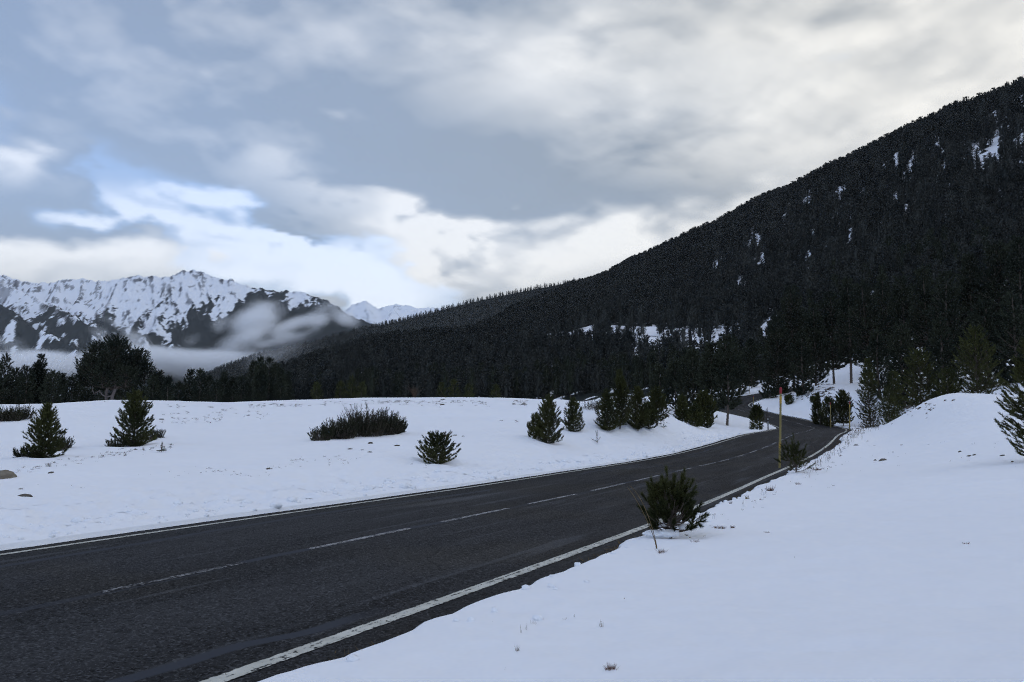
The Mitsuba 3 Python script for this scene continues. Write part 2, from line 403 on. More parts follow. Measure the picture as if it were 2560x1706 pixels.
def ground(P):
    """Height of the snow at points P (n, 2 or 3)."""
    P = np.asarray(P, float)[:, :2]
    h = base_h(squash(P))
    r = np.linalg.norm(P, axis=1)
    p3 = np.c_[P, 0 * r]
    h += 0.30 * (meshkit.fbm(p3 / 16, 3, 31) - 0.5) * smooth(8, 60, r) + 0.13 * (meshkit.fbm(p3 / 2.6, 4, 32) - 0.5) * smooth(2, 12, r)
    h += 0.16 * (meshkit.fbm(np.c_[(P[:, 0] * .35 + P[:, 1]) / 1.1, (P[:, 0] - P[:, 1] * .35) / 9, 0 * r], 3, 37) - 0.5) * smooth(3, 14, r) * smooth(120, 60, r)
    h += 9 * (meshkit.fbm(p3 / 170, 4, 33) - 0.5) * smooth(250, 600, r) + 4 * (meshkit.fbm(p3 / 40, 3, 34) - 0.5) * smooth(200, 450, r)
    ud, uz = up_dist(P)
    bench = smooth(14, 3.2, np.abs(ud))
    h = h * (1 - bench) + uz * bench
    s, t, z = road_st(P)
    e = np.where(t > 0, edge_right(s), edge_left(s))
    d = np.abs(t) - e                          # > 0: off the pavement
    near = smooth(7.0, 0.3, d)
    lump = np.where(t < 0, 0.22, 0.05) * (meshkit.fbm(np.c_[P * 2.1, 0 * r], 3, 35) - 0.5) + np.where(t < 0, 0.10, 0.014) * (meshkit.fbm(np.c_[P * 7, 0 * r], 2, 36) - 0.5)
    lip = np.where(t > 0, 0.085, 0.06) * (1 - np.exp(-np.maximum(d, 0) / np.where(t > 0, 0.10, 0.2)))
    rough = smooth(6.5, 2.0, d) * smooth(0.05, 0.7, d) * smooth(150, 60, r)
    bank = h * (1 - near) + near * z
    hh = np.where(d > 0, bank + lip + lump * rough * 1.2, z - 0.07 - 0.1 * smooth(0, -0.6, d))
    return np.where(np.abs(d) > 400, h, hh)


rng = np.random.default_rng(5)
samples = []
r = [0.6]
while r[-1] < 2300:
    r.append(r[-1] * 1.0 + max(0.05, r[-1] * (0.011 if r[-1] < 160 else 0.016)))
for k, rr in enumerate(r):
    a = np.radians(np.arange(-44, 44, 0.24 if rr < 160 else 0.3)) + (k % 2) * 0.002
    samples.append(np.stack([rr * np.sin(a), rr * np.cos(a)], 1))
for rr in r[::6]:
    if rr < 260:
        a = np.radians(np.arange(46, 315, 4.0))
        samples.append(np.stack([rr * np.sin(a), rr * np.cos(a)], 1))
P = np.vstack(samples)
P = P + rng.normal(size=P.shape) * 0.0012 * np.linalg.norm(P, axis=1, keepdims=True)
s, t, z = road_st(P)
d = np.abs(t) - np.where(t > 0, edge_right(s), edge_left(s))
P = P[(d > 0.5) | (d < -1.0)]
lines = []
for sign, fn in ((1, edge_right), (-1, edge_left)):
    dep = np.maximum(np.linalg.norm(RC[:, :2], axis=1), 3)
    step = 0.05 + 0.006 * dep
    pick = np.r_[True, np.floor(np.cumsum(0.1 / step))[1:] != np.floor(np.cumsum(0.1 / step))[:-1]]
    for off in (-0.45, -0.12, 0.0, 0.02, 0.05, 0.1, 0.18, 0.3, 0.46):
        e = fn(RS) + off
        lines.append((RC + RN * (sign * e)[:, None])[pick][:, :2])
P = np.vstack([P] + lines)
s, t, z = road_st(P)                          # lines of one bend that fall on another part of the road
tri = Delaunay(P)
G = ground(P)
V = np.c_[P, G]
F = tri.simplices
c = np.cross(V[F[:, 1]] - V[F[:, 0]], V[F[:, 2]] - V[F[:, 0]])
F = np.where((c[:, 2] < 0)[:, None], F[:, ::-1], F)
scene['snow_ground'] = mikit.ply((V, F), 'm_snow', smooth=True)   # the wood's own floor is cut out of it further down
GROUND = (V, F)
tag('snow_ground', 'snow-covered ground of meadow, roadside banks and hillside', 'ground', kind='structure')
lookup = LinearNDInterpolator(tri, G)


def ground_z(x, y):
    return float(lookup(x, y))


def ground_hit(px, py, far=200):
    """Where the sight line through a pixel meets the snow."""
    dd = np.exp(np.linspace(math.log(2.5), math.log(far), 900))
    q = np.array([at(px, py, x) for x in (1.0,)])[0] - [0, 0, EYE]
    L = q[None] * dd[:, None] + [0, 0, EYE]
    under = L[:, 2] < lookup(L[:, 0], L[:, 1])
    k = int(np.argmax(under))
    return L[k] if under[k] else None


# ------------------------------------------------------------------ the road itself
def asphalt(p, n, uv):
    s, t = uv.x, uv.y
    c1 = noise(p.x * 62, p.y * 62, 0)
    c2 = noise(p.x * 130, p.y * 130, 4)
    agg = smoothstep(0.60, 0.95, c1) * 0.050 + smoothstep(0.80, 1.0, c2) * 0.06
    pit = smoothstep(0.45, 0.15, noise(p.x * 40, p.y * 40, 9)) * 0.014
    wear = fbm(s * 0.35, t * 2.6, 2.0, 4)
    patchy = fbm(s * 0.12, t * 0.55, 7.0, 3)
    track = dr.exp(-dr.square((dr.abs(t) - 1.65) / 0.55)) * 0.008
    v = 0.020 + 0.016 * (wear - 0.5) + 0.016 * (patchy - 0.5) + 0.75 * agg - pit + track * wear
    v = dr.maximum(v, 0.006)
    streak = smoothstep(0.62, 0.80, fbm(s * 0.22, t * 5.5, 13.0, 3)) * 0.022
    warm = smoothstep(0.5, 0.75, fbm(p.x * 0.5, p.y * 0.5, 21.0, 2))
    col = mi.Color3f(v) * mix((0.98, 1.0, 1.06), (1.03, 1.01, 0.98), warm)
    col = col + mi.Color3f(0.92, 0.98, 1.08) * streak
    # sealing compound: along the joint of the two lanes and in a few wandering strips
    joint = smoothstep(0.085, 0.05, dr.abs(t - 0.22 - 0.05 * (noise(s * 0.8) - 0.5) * 2)) * (0.55 + 0.45 * smoothstep(0.25, 0.4, noise(s * 0.25, 3.0)))
    seal1 = smoothstep(0.09, 0.05, dr.abs(t - 2.72 - 0.10 * dr.sin(s * 1.6) - 0.12 * (noise(s * 1.9, 8.0) - 0.5))) * smoothstep(2.2, 2.7, s) * smoothstep(5.2, 4.4, s)
    seal2 = smoothstep(0.10, 0.05, dr.abs(t + 2.35 + 0.35 * (noise(s * 0.5, 5.0) - 0.5))) * smoothstep(0.42, 0.5, noise(s * 0.21, 41.0))
    seal = dr.clip(joint * 0.85 + seal1 + seal2 * 0.8, 0, 1)
    crack = smoothstep(0.018, 0.004, dr.abs(noise(s * 1.3 + 2 * noise(t * 2, s), t * 1.9, 5.0) - 0.5)) * smoothstep(0.5, 0.62, fbm(s * 0.2, t * 0.7, 51.0, 2))
    col = mix(col, (0.037, 0.041, 0.050), seal)
    return col * (1 - 0.35 * crack)


def asphalt_bump(p, n, uv):
    return 0.0035 * noise(p.x * 62, p.y * 62, 0) + 0.002 * noise(p.x * 130, p.y * 130, 4)


scene['m_asphalt'] = two({'type': 'bumpmap', 'arbitrary': mikit.proc(asphalt_bump, eps=0.002), 'scale': 1.0,
                          'bsdf': {'type': 'principled', 'base_color': mikit.proc(asphalt), 'roughness': 0.8, 'specular': 0.08}})


def paint(lo, hi, worn, seed):
    def fn(p, n, uv):
        w = 0.55 * fbm(p.x * 45, p.y * 45, seed, 3) + 0.45 * fbm(uv.x * 14, uv.y * 2.2, seed + 5.0, 3)
        g = fbm(uv.x * 0.5, uv.y * 3, seed + 2.0, 2)
        chip = smoothstep(worn - 0.10, worn + 0.12, w + 0.35 * (g - 0.5))
        rim = smoothstep(0.0, 0.16, 1 - dr.abs(uv.y) + 0.25 * (noise(p.x * 35, p.y * 35, seed) - .5))
        return mix((0.035, 0.036, 0.038), mix(lo, hi, noise(p.x * 9, p.y * 9, seed)), chip * rim)
    return two(diff(mikit.proc(fn)))


scene['m_paint'] = paint((0.44, 0.44, 0.39), (0.60, 0.60, 0.54), 0.34, 3.0)
scene['m_thin_paint'] = paint((0.26, 0.26, 0.265), (0.42, 0.42, 0.42), 0.47, 7.0)
scene['m_worn_paint'] = paint((0.16, 0.165, 0.17), (0.34, 0.34, 0.34), 0.55, 11.0)


def road_z(t):
    return -0.018 * np.abs(t)


def strip(s0, s1, t0, t1, lift, nt=1, step=0.25, uvt=None):
    """A sheet on the road between arc lengths s0, s1 and offsets t0, t1."""
    ss = np.linspace(s0, s1, max(2, int((s1 - s0) / step) + 1))
    tt = np.linspace(t0, t1, nt + 1)
    c, n = ROAD(ss), unit(ROAD(ss, 1) * [1, 1, 0])
    n = np.stack([n[:, 1], -n[:, 0], 0 * ss], 1)
    v = c[:, None] + n[:, None] * tt[None, :, None]
    v[..., 2] += road_z(tt)[None] + lift
    i, j = np.meshgrid(np.arange(len(ss) - 1), np.arange(nt), indexing='ij')
    k = nt + 1
    q = np.stack([i * k + j, i * k + j + 1, (i + 1) * k + j + 1, (i + 1) * k + j], -1).reshape(-1, 4)
    uv = np.stack(np.meshgrid(ss - S0, tt if uvt is None else np.linspace(-1, 1, k), indexing='ij'), -1).reshape(-1, 2)
    return (v.reshape(-1, 3), np.vstack([q[:, [0, 1, 2]], q[:, [0, 2, 3]]])), uv


def road_piece(key, s0, s1, t0, t1, lift, m, **k):
    mesh, uv = strip(s0, s1, t0, t1, lift, **k)
    scene[key] = mikit.ply(mesh, m, smooth=True, uv=uv)


road_piece('road', 0, KS[-1] - .5, -HW - 1.05, HW + 1.25, 0.0, 'm_asphalt', nt=24)
tag('road', 'dark grey asphalt road curving away through the snow', 'road', kind='structure')
road_piece('road__edge_line', 0, KS[-1] - .5, HW - 0.06, HW + 0.09, 0.004, 'm_paint', uvt=1)
road_piece('road__edge_line_001', 0, KS[-1] - .5, -HW - 0.06, -HW + 0.06, 0.004, 'm_paint', uvt=1)
used['road__edge_line'] = 2
# centre dashes: where they begin and end in the photograph
ps = S0 + np.arange(-3, 110, 0.05)
pc = ROAD(ps) + np.stack([unit(ROAD(ps, 1) * [1, 1, 0])[:, 1], -unit(ROAD(ps, 1) * [1, 1, 0])[:, 0], 0 * ps], 1) * 0.22
px, py, _ = project(pc)
ok = (ps < S0 + 70)
dash = [(float(np.interp(a, px[ok], ps[ok])), float(np.interp(b, px[ok], ps[ok])), m) for a, b, m in
        ((252, 610, 'm_worn_paint'), (773, 1024, 'm_thin_paint'), (1105, 1270, 'm_thin_paint'), (1323, 1440, 'm_thin_paint'), (1478, 1560, 'm_thin_paint'), (1588, 1648, 'm_thin_paint'), (1690, 1729, 'm_thin_paint'), (1749, 1789, 'm_thin_paint'))]

gap_ = np.mean(np.diff([a for a, b, _ in dash][1:]))
q = dash[-1][0] + gap_
while q < KS[-1] - 30:
    dash.append((q, q + 0.55 * gap_, 'm_thin_paint'))
    q += gap_
dash = [(dash[0][0] - 7.4, dash[0][0] - 1.2, 'm_worn_paint')] + dash
for a, b, m in dash:
    road_piece(part_key('road', 'centre_dash'), a, b, 0.17, 0.27, 0.004, m, uvt=1, step=.2)


# ------------------------------------------------------------------ the far land
def grid_faces(nu, nv):
    i, j = np.meshgrid(np.arange(nu - 1), np.arange(nv - 1), indexing='ij')
    a = i * nv + j
    return np.vstack([np.stack([a, a + nv, a + nv + 1], -1).reshape(-1, 3), np.stack([a, a + nv + 1, a + 1], -1).reshape(-1, 3)])


def up_facing(v, f):
    c = np.cross(v[f[:, 1]] - v[f[:, 0]], v[f[:, 2]] - v[f[:, 0]])
    return v, np.where((c[:, 2] < 0)[:, None], f[:, ::-1], f)


# the middle ridge, wooded from foot to crest
CREST = np.array([at(*c) for c in ((300, 1060, 3400), (420, 990, 3200), (490, 950, 3050), (544, 923, 3000), (653, 885, 2900), (762, 864, 2800), (870, 832, 2700), (1012, 799, 2600), (1175, 756, 2450), (1300, 729, 2330), (1425, 706, 2200), (1700, 665, 2150))])
cu = np.r_[0, np.cumsum(np.linalg.norm(np.diff(CREST[:, :2], axis=0), axis=1))]
uu = np.linspace(0, cu[-1], 260)
crest = np.stack([np.interp(uu, cu, CREST[:, k]) for k in range(3)], 1)
crest[:, 2] = np.convolve(np.pad(crest[:, 2], 6, mode='edge'), np.ones(13) / 13, 'valid')
foot = np.array([[-900, 1650, -70]]) + (np.linspace(0, 1, 260)[:, None]) * np.array([[1300, 0, 30]])
vv = np.linspace(-0.35, 1, 110)
P = crest[:, None, :] * (1 - vv[None, :, None]) + foot[:, None, :] * vv[None, :, None]
P[..., 2] = crest[:, None, 2] + np.where(vv > 0, (foot[:, None, 2] - crest[:, None, 2]) * np.clip(vv, 0, 1) ** 1.1, 0.9 * vv * 500)
P[..., 2] += 26 * (meshkit.fbm(P * [1 / 260, 1 / 420, 0], 4, 51) - 0.5) * smooth(0.0, 0.15, np.abs(vv))
ridge_v = P.reshape(-1, 3)
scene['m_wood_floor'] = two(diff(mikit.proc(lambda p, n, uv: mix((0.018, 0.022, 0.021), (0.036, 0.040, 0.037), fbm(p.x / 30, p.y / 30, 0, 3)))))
scene['forested_ridge'] = mikit.ply(up_facing(ridge_v, grid_faces(260, 110)), 'm_wood_floor', smooth=True)
tag('forested_ridge', 'long dark ridge behind the near hill', 'ridge', kind='structure')
ridge_tri = LinearNDInterpolator(ridge_v[:, :2], ridge_v[:, 2])


def massif(ridges, x0, x1, y0, y1, step, floor, slope, seed, rough):
    xs, ys = np.arange(x0, x1, step), np.arange(y0, y1, step * 1.3)
    X, Y = np.meshgrid(xs, ys, indexing='ij')
    Q = np.stack([X, Y], -1).reshape(-1, 2)
    wq = Q + 90 * np.stack([meshkit.fbm(np.c_[Q / 300, Q[:, 0] * 0], 3, seed + k) - 0.5 for k in (1, 2)], 1) * rough
    Z = np.full(len(Q), floor, float)
    for rg, k in ridges:
        R = np.array([at(*c) for c in rg])
        L = np.r_[0, np.cumsum(np.linalg.norm(np.diff(R, axis=0), axis=1))]
        m = np.arange(0, L[-1], 12.0)
        R = np.stack([np.interp(m, L, R[:, c]) for c in range(3)], 1)
        dd, ii = cKDTree(R[:, :2]).query(wq)
        d0, _ = cKDTree(R[:, :2]).query(Q)
        dd = np.minimum(dd, d0 * 1.6)
        Z = np.maximum(Z, R[ii, 2] - k * slope * dd ** 0.97)
    Q4 = np.stack([Q[:, 0] + .375 * Q[:, 1], Q[:, 1]], 1)
    n1 = 1 - np.abs(2 * meshkit.fbm(np.c_[(Q4 + .3 * (wq - Q)) / [230, 700], Q[:, 0] * 0], 5, seed + 5) - 1)
    n2 = 1 - np.abs(2 * meshkit.fbm(np.c_[Q4 / [75, 220], Q[:, 0] * 0 + 4], 4, seed + 6) - 1)
    Z += rough * (60 * (n1 - 0.8) + 34 * (n2 - 0.8)) + 9 * (meshkit.fbm(np.c_[Q / 30, Q[:, 0] * 0], 3, seed + 7) - .5)
    V = np.c_[Q, Z]
    Z2 = Z.reshape(X.shape)
    gx, gy = np.gradient(Z2, step, step * 1.3)
    lap = Z2 - sum(np.roll(np.roll(Z2, a, 0), b, 1) for a, b in ((5, 0), (-5, 0), (0, 4), (0, -4))) / 4
    return V, up_facing(V, grid_faces(*X.shape))[1], np.hypot(gx, gy).ravel(), lap.ravel(), (gx.ravel(), gy.ravel())


RID = [
    (((-1000, 720, 7200), (-620, 640, 7100), (-260, 640, 6900), (-120, 668, 6800), (0, 689, 6700), (98, 709, 6650), (120, 702, 6600), (141, 699, 6600), (206, 697, 6600), (250, 699, 6600), (316, 698, 6600), (345, 692, 6550), (370, 689, 6500), (430, 685, 6500), (479, 678, 6500), (511, 681, 6450), (560, 694, 6400), (609, 708, 6350), (690, 720, 6300), (762, 730, 6200), (805, 746, 6150), (870, 780, 6050), (914, 802, 6000), (985, 850, 5900), (1100, 930, 5800)), 1.0),
    (((531, 722, 6350), (446, 754, 6100), (408, 776, 5900), (382, 810, 5650), (370, 855, 5300), (360, 900, 5000)), 1.25),
    (((552, 748, 6250), (523, 784, 5950), (459, 832, 5550), (404, 880, 5150), (380, 920, 4850)), 1.1),
    (((740, 738, 6150), (690, 762, 5950), (630, 805, 5650), (580, 860, 5300), (540, 915, 4900)), 0.9),
    (((850, 772, 6000), (800, 815, 5600), (745, 870, 5200), (700, 930, 4800)), 0.9),
    (((-560, 690, 6300), (-240, 700, 5600), (-80, 738, 5300), (0, 760, 5200), (85, 815, 5000), (178, 873, 4700), (240, 920, 4400)), 1.1),
    (((-150, 668, 6300), (-50, 692, 6000), (0, 707, 5900), (80, 738, 5750), (157, 780, 5500), (215, 815, 5250)), 1.15),
    (((141, 703, 6560), (150, 730, 6380), (170, 750, 6250)), 1.7),
    (((206, 699, 6560), (205, 725, 6400), (190, 748, 6250)), 1.7),
    (((250, 701, 6560), (246, 730, 6370), (236, 750, 6250)), 1.7),
    (((316, 700, 6560), (300, 735, 6330), (296, 765, 6150)), 1.6),
    (((370, 692, 6450), (335, 745, 6250), (318, 780, 6050)), 1.5),
    (((250, 800, 5600), (215, 830, 5300), (190, 860, 5000), (185, 900, 4700)), 1.1),
    (((120, 790, 5600), (110, 830, 5250), (95, 870, 4900)), 1.1),
]
V, F, steep, lap, grad = massif(RID, -5900, -900, 3950, 7250, 8.0, 60, 0.82, 61, 1.0)
q3 = np.c_[V[:, :2], V[:, 0] * 0]
tree_n = meshkit.fbm(q3 / [120, 380, 1], 4, 71) - 0.5
speck = meshkit.noise(q3 / 17, 72)
speck2 = meshkit.noise(q3 / 30, 73)
woods = smooth(120, -210, V[:, 2] - (800 + 420 * tree_n + 90 * smooth(0.0, 14.0, lap) + 190 * smooth(-2500, -1800, V[:, 0])))
woods = woods * (1 - smooth(.60, .66, meshkit.fbm(np.c_[V[:, 0] + .375 * V[:, 1], V[:, 1], 0 * V[:, 0]] / [55, 120, 1], 4, 77)) * smooth(-2100, -2500, V[:, 0]))
woods = np.where(speck * 0.75 + speck2 * 0.4 < woods * 1.25 - 0.05, 1.0, 0.0)
q4 = np.c_[q3[:, 0] + .375 * q3[:, 1], q3[:, 1], 0 * q3[:, 0]]
rk = .6 * meshkit.fbm(q4 / [52, 260, 1], 5, 74) + .4 * meshkit.fbm(q3 / 60, 4, 75) - 0.5
rocky = smooth(0.92, 1.25, steep - .28 * smooth(-2700, -2000, V[:, 0]) + 1.7 * rk + 0.012 * np.clip(lap, -10, 20)) * smooth(560, 720, V[:, 2])
rocky = np.clip((rocky * 1.25 - (speck2 * 0.5 + speck * 0.6)) * 4 + .2, 0, 1) * np.clip(.45 + 1.1 * (meshkit.fbm(q4 / [30, 60, 1], 4, 76) - .2), .3, 1)
col = np.array([0.82, 0.85, 0.90]) * np.ones((len(V), 1))
col = col * (1 - rocky[:, None]) + np.array([0.06, 0.06, 0.07]) * rocky[:, None]
col = col * (1 - woods[:, None]) + np.array([0.028, 0.034, 0.036]) * woods[:, None]
scene['m_mountain'] = two(diff({'type': 'mesh_attribute', 'name': 'vertex_color'}))
scene['mountain'] = mikit.ply((V, F), 'm_mountain', smooth=True, color=col)
tag('mountain', 'snowy rocky mountain with dark woods on its lower spurs', 'mountain', kind='structure')

RID2 = [(((780, 800, 10500), (862, 778, 10600), (880, 762, 10600), (912, 750, 10600), (947, 772, 10700), (970, 765, 10700), (990, 761, 10700), (1020, 766, 10700), (1045, 770, 10700), (1088, 769, 10800), (1140, 776, 10800), (1250, 800, 10800)), 0.9),
        (((912, 752, 10550), (925, 785, 10000), (930, 820, 9500)), 1.0), (((990, 763, 10650), (975, 790, 10100), (965, 820, 9600)), 1.0), (((1045, 772, 10650), (1040, 800, 10000)), 1.0),
        (((880, 764, 10550), (872, 800, 10000)), 1.0)]
V, F, steep, lap, grad = massif(RID2, -3200, 400, 9200, 11800, 16.0, 600, 0.85, 81, 0.8)
rk = meshkit.fbm(np.c_[V[:, :2], V[:, 0] * 0] / 150, 4, 84) - 0.5
rocky = smooth(0.95, 1.35, steep + 1.2 * rk)[:, None] * 0.7
scene['distant_mountain'] = mikit.ply((V, F), 'm_mountain', smooth=True, color=np.array([0.82, 0.86, 0.92]) * (1 - rocky) + np.array([0.10, 0.11, 0.13]) * rocky)
tag('distant_mountain', 'pointed white peaks far behind the ridge', 'mountain', kind='structure')

# ------------------------------------------------------------------ forest
T0 = np.eye(4)


def frame(x, y, z, sx, sz, rot, tilt=0.0):
    c, s = math.cos(rot), math.sin(rot)
    m = np.array([[c * sx, -s * sx, tilt * sz, x], [s * sx, c * sx, 0, y], [0, 0, sz, z], [0, 0, 0, 1.0]])
    return m


def core(h, rmax, shape, seed, bare=0.12, sides=7, fill=0.5):
    """The dark heart of a crown, inside the needles."""
    rng = np.random.default_rng(seed)
    ts = np.array([0.0, 0.1, 0.3, 0.55, 0.8, 0.97])
    ang = np.arange(sides) * 6.283 / sides
    v = []
    for t in ts:
        rr = rmax * fill * shape(t) * rng.uniform(0.7, 1.2, sides) * (0.4 if t == 0 else 1)
        v.append(np.stack([rr * np.cos(ang), rr * np.sin(ang), np.full(sides, (bare + (1 - bare) * t) * h) + rng.normal(size=sides) * 0.02 * h], 1))
    f = []
    for a in range(len(ts) - 1):
        for j in range(sides):
            k = (j + 1) % sides
            f += [[a * sides + j, a * sides + k, (a + 1) * sides + k], [a * sides + j, (a + 1) * sides + k, (a + 1) * sides + j]]
    return np.vstack(v), np.array(f)


HILL = []                                    # crowns and trunks of the hillside pines, 10 m tall
for k, (shp, rm) in enumerate(((cone, 1.9), (ovoid, 1.8), (cone, 1.6), (ovoid, 2.2), (cone, 2.3), (ovoid, 1.5))):
    fo, wo = pine(300 + k, 10, rm, shp, dz=.52, nb=5, gap=.5, sl=.62, n=7, nl=.46, nw=.19, bare=(.10, .18, .12, .25, .08, .2)[k], rise=30, tr=.16)
    HILL.append((mikit.ply(join([fo, core(10, rm, shp, k)]), 'm_dark_needles'), mikit.ply(wo, 'm_bark')))
FAR = []
for k, (shp, rm) in enumerate(((cone, 1.9), (ovoid, 1.7), (cone, 1.6), (ovoid, 2.0), (cone, 2.2), (ovoid, 1.5))):
    fo, wo = pine(340 + k, 10, rm, shp, dz=.90, nb=4, gap=.9, sl=.9, n=5, nl=.85, nw=.42, bare=.12, rise=30, wood=False)
    tk = tube([[0, 0, -.5], [0, 0, 4]], [.16, .12], 3)
    scene[f'far_pine_{k}'] = {'type': 'shapegroup', 'pine': mikit.ply(join([fo, core(10, rm, shp, k, sides=5), tk]), 'm_far_needles')}
    FAR.append(f'far_pine_{k}')
for k in range(3):
    fo, wo = pine(360 + k, 10, 2.2, cone, dz=1.5, nb=3, gap=2.0, sl=1.2, n=3, nl=1.3, nw=.6, bare=.05, rise=30, wood=False)
    scene[f'tiny_pine_{k}'] = {'type': 'shapegroup', 'pine': mikit.ply(join([fo, core(10, 2.4, cone, k, .02, 4)]), 'm_far_needles')}

def gaps(Q):
    """Where the hillside wood is open: runs down the slope, seen as streaks of snow."""
    x, y = Q[:, 0] + 40, Q[:, 1] + 90                      # chutes run together towards the valley head
    r = np.hypot(x, y)
    th = np.arctan2(x, y)
    g = meshkit.fbm(np.c_[th * 150 + 1.2 * meshkit.fbm(np.c_[r / 60, th * 20, 0 * r], 2, 96), r / 44, 0 * r], 3, 91)
    g = g + 0.22 * smooth(0.56, 0.80, meshkit.fbm(np.c_[Q[:, :2] / [8, 13], 0 * r], 3, 97)) * (0.35 + 0.65 * smooth(0.08, 0.3, th))
    return g + 0.30 * (meshkit.fbm(np.c_[Q[:, :2] / 130, 0 * r], 3, 92) - 0.5) + 0.004 * smooth(0.1, 0.45, th)


# the floor of the closed wood: litter, heather and old wood, with hardly any snow
V, F = GROUND
mid_ = V[F].mean(1)
rr = np.linalg.norm(mid_[:, :2], axis=1)
ud, _ = up_dist(mid_)
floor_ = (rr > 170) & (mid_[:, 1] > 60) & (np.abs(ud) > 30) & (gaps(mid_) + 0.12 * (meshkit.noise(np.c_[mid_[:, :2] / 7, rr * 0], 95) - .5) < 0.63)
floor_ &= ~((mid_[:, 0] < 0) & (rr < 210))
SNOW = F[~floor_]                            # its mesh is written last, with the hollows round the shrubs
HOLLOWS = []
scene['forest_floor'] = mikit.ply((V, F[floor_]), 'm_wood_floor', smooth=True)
tag('forest_floor', 'dark floor of the closed pine wood on the hill', 'ground', kind='structure')

rng = np.random.default_rng(77)
step = 5.6
gx, gy = np.meshgrid(np.arange(-420, 760, step), np.arange(60, 1750, step), indexing='ij')
Q = np.stack([gx, gy], -1).reshape(-1, 2) + rng.uniform(-1.1, 1.1, (gx.size, 2)) * step
qx = CX + FOC * Q[:, 0] / Q[:, 1]
rr = np.linalg.norm(Q, axis=1)
Q = Q[(qx > -80) & (qx < 2720) & (rr > 122)]
z = lookup(Q[:, 0], Q[:, 1])
Q, z = Q[np.isfinite(z)], z[np.isfinite(z)]
u = Q[:, 0]
ud, _ = up_dist(np.c_[Q, z])
s, t, rz = road_st(Q)
rr = np.linalg.norm(Q, axis=1)
keep = (gaps(Q) < 0.69) & (np.abs(t) > 9)
keep &= ~((ud > -6) & (ud < 6.5))
keep &= ~((ud > -26) & (ud < 30) & (meshkit.fbm(np.c_[Q / 10, 0 * u], 2, 93) > 0.43))
keep &= ~((rr < 150) & (np.abs(Q[:, 0] - 55) < 25))
keep &= rr > np.interp(Q[:, 0] / Q[:, 1], [.02, .08, .16, .24, .33], [320, 290, 220, 150, 122])
h = 7.0 + 5.5 * meshkit.fbm(np.c_[Q / 60, 0 * u], 2, 94) + rng.normal(size=len(Q)) * 1.9
h = np.clip(h * (0.75 + 0.25 * smooth(100, 350, rr) + .2 * smooth(500, 900, rr)), 3.5, 15)
# what no sight line reaches is left out
az = np.arctan2(Q[:, 0], Q[:, 1])
ab = np.radians(np.arange(-40, 41, 0.25))
rb = np.exp(np.linspace(math.log(12), math.log(2200), 420))
A_, R_ = np.meshgrid(ab, rb, indexing='ij')
el = (lookup(R_ * np.sin(A_), R_ * np.cos(A_)) - EYE) / R_
hz = np.maximum.accumulate(np.where(np.isfinite(el), el, -1), axis=1)
ia = np.clip(((az - ab[0]) / math.radians(.25)).round().astype(int), 0, len(ab) - 1)
ir = np.clip(np.searchsorted(rb, rr) - 2, 0, len(rb) - 1)
keep &= (z + h - EYE) / rr > hz[ia, ir] + 0.0008
Q, z, h, rr = Q[keep], z[keep], h[keep], rr[keep]
order = np.argsort(-h / rr)
near_trees, far_trees = order[:235], order[235:]


def put_tree(key, variant, m):
    for name, d in (('crown', variant[0]), ('trunk', variant[1])):
        if d is not None:
            scene[f'{key}__{name}'] = {**d, 'to_world': T(m)}


for k in near_trees:
    key = fresh('hillside_pine')
    put_tree(key, HILL[rng.integers(6)], frame(Q[k, 0], Q[k, 1], z[k] - .15, h[k] / 10 * rng.uniform(.9, 1.15), h[k] / 10, rng.random() * 6.28))
    tag(key, 'dark pine in the nearest rows of the dense wood on the hillside', 'pine tree', 'pines in the nearest rows of the hillside wood')
for n_, k in enumerate(far_trees):
    scene[f'hillside_forest__{n_ + 1:05d}'] = {'type': 'instance', 'shapegroup': ref(FAR[rng.integers(6)]), 'to_world': T(frame(Q[k, 0], Q[k, 1], z[k] - .2, h[k] / 10 * rng.uniform(1.0, 1.45), h[k] / 10, rng.random() * 6.28))}
tag('hillside_forest', 'dense dark pine forest covering the upper part of the right-hand hill', 'forest', kind='stuff')
print('hillside trees', len(order))

step = 10.5
gx, gy = np.meshgrid(np.arange(-1400, 600, step), np.arange(1500, 3400, step), indexing='ij')
Q = np.stack([gx, gy], -1).reshape(-1, 2) + rng.uniform(-.5, .5, (gx.size, 2)) * step
z = ridge_tri(Q)
e0 = np.interp(Q[:, 0], crest[:, 0], crest[:, 1])
ok = np.isfinite(z) & (Q[:, 1] < e0 + 14)
qx = CX + FOC * Q[:, 0] / Q[:, 1]
qy = HOR - FOC * (z - EYE) / Q[:, 1]
ok &= (qx > 380) & (qx < 1440) & (qy < 1000) & (qy < np.interp(qx, [380, 600, 700, 900, 1012, 1100, 1206, 1325, 1425], [1000, 990, 940, 880, 850, 860, 815, 760, 712]) + 12)
Q, z = Q[ok], z[ok]
for n_ in range(len(Q)):
    hh = rng.uniform(.8, 1.35)
    scene[f'ridge_forest__{n_ + 1:05d}'] = {'type': 'instance', 'shapegroup': ref(f'tiny_pine_{rng.integers(3)}'), 'to_world': T(frame(Q[n_, 0], Q[n_, 1], z[n_] - .5, hh * rng.uniform(1, 1.5), hh, rng.random() * 6.28))}
tag('ridge_forest', 'far dark conifer forest along the middle ridge', 'forest', kind='stuff')
print('ridge trees', len(Q))

# ------------------------------------------------------------------ air
scene['haze_air'] = {'type': 'homogeneous', 'albedo': {'type': 'rgb', 'value': [0.93, 0.95, 0.97]}, 'sigma_t': {'type': 'rgb', 'value': [2.2e-5] * 3}}
scene['haze'] = {'type': 'cube', 'to_world': T().translate([-500, 6000, 850]) @ T().scale([9000, 7500, 1250]), 'bsdf': {'type': 'null'}, 'interior': ref('haze_air')}
tag('haze', 'thin blue haze hanging in the mountain air', 'haze', kind='stuff')
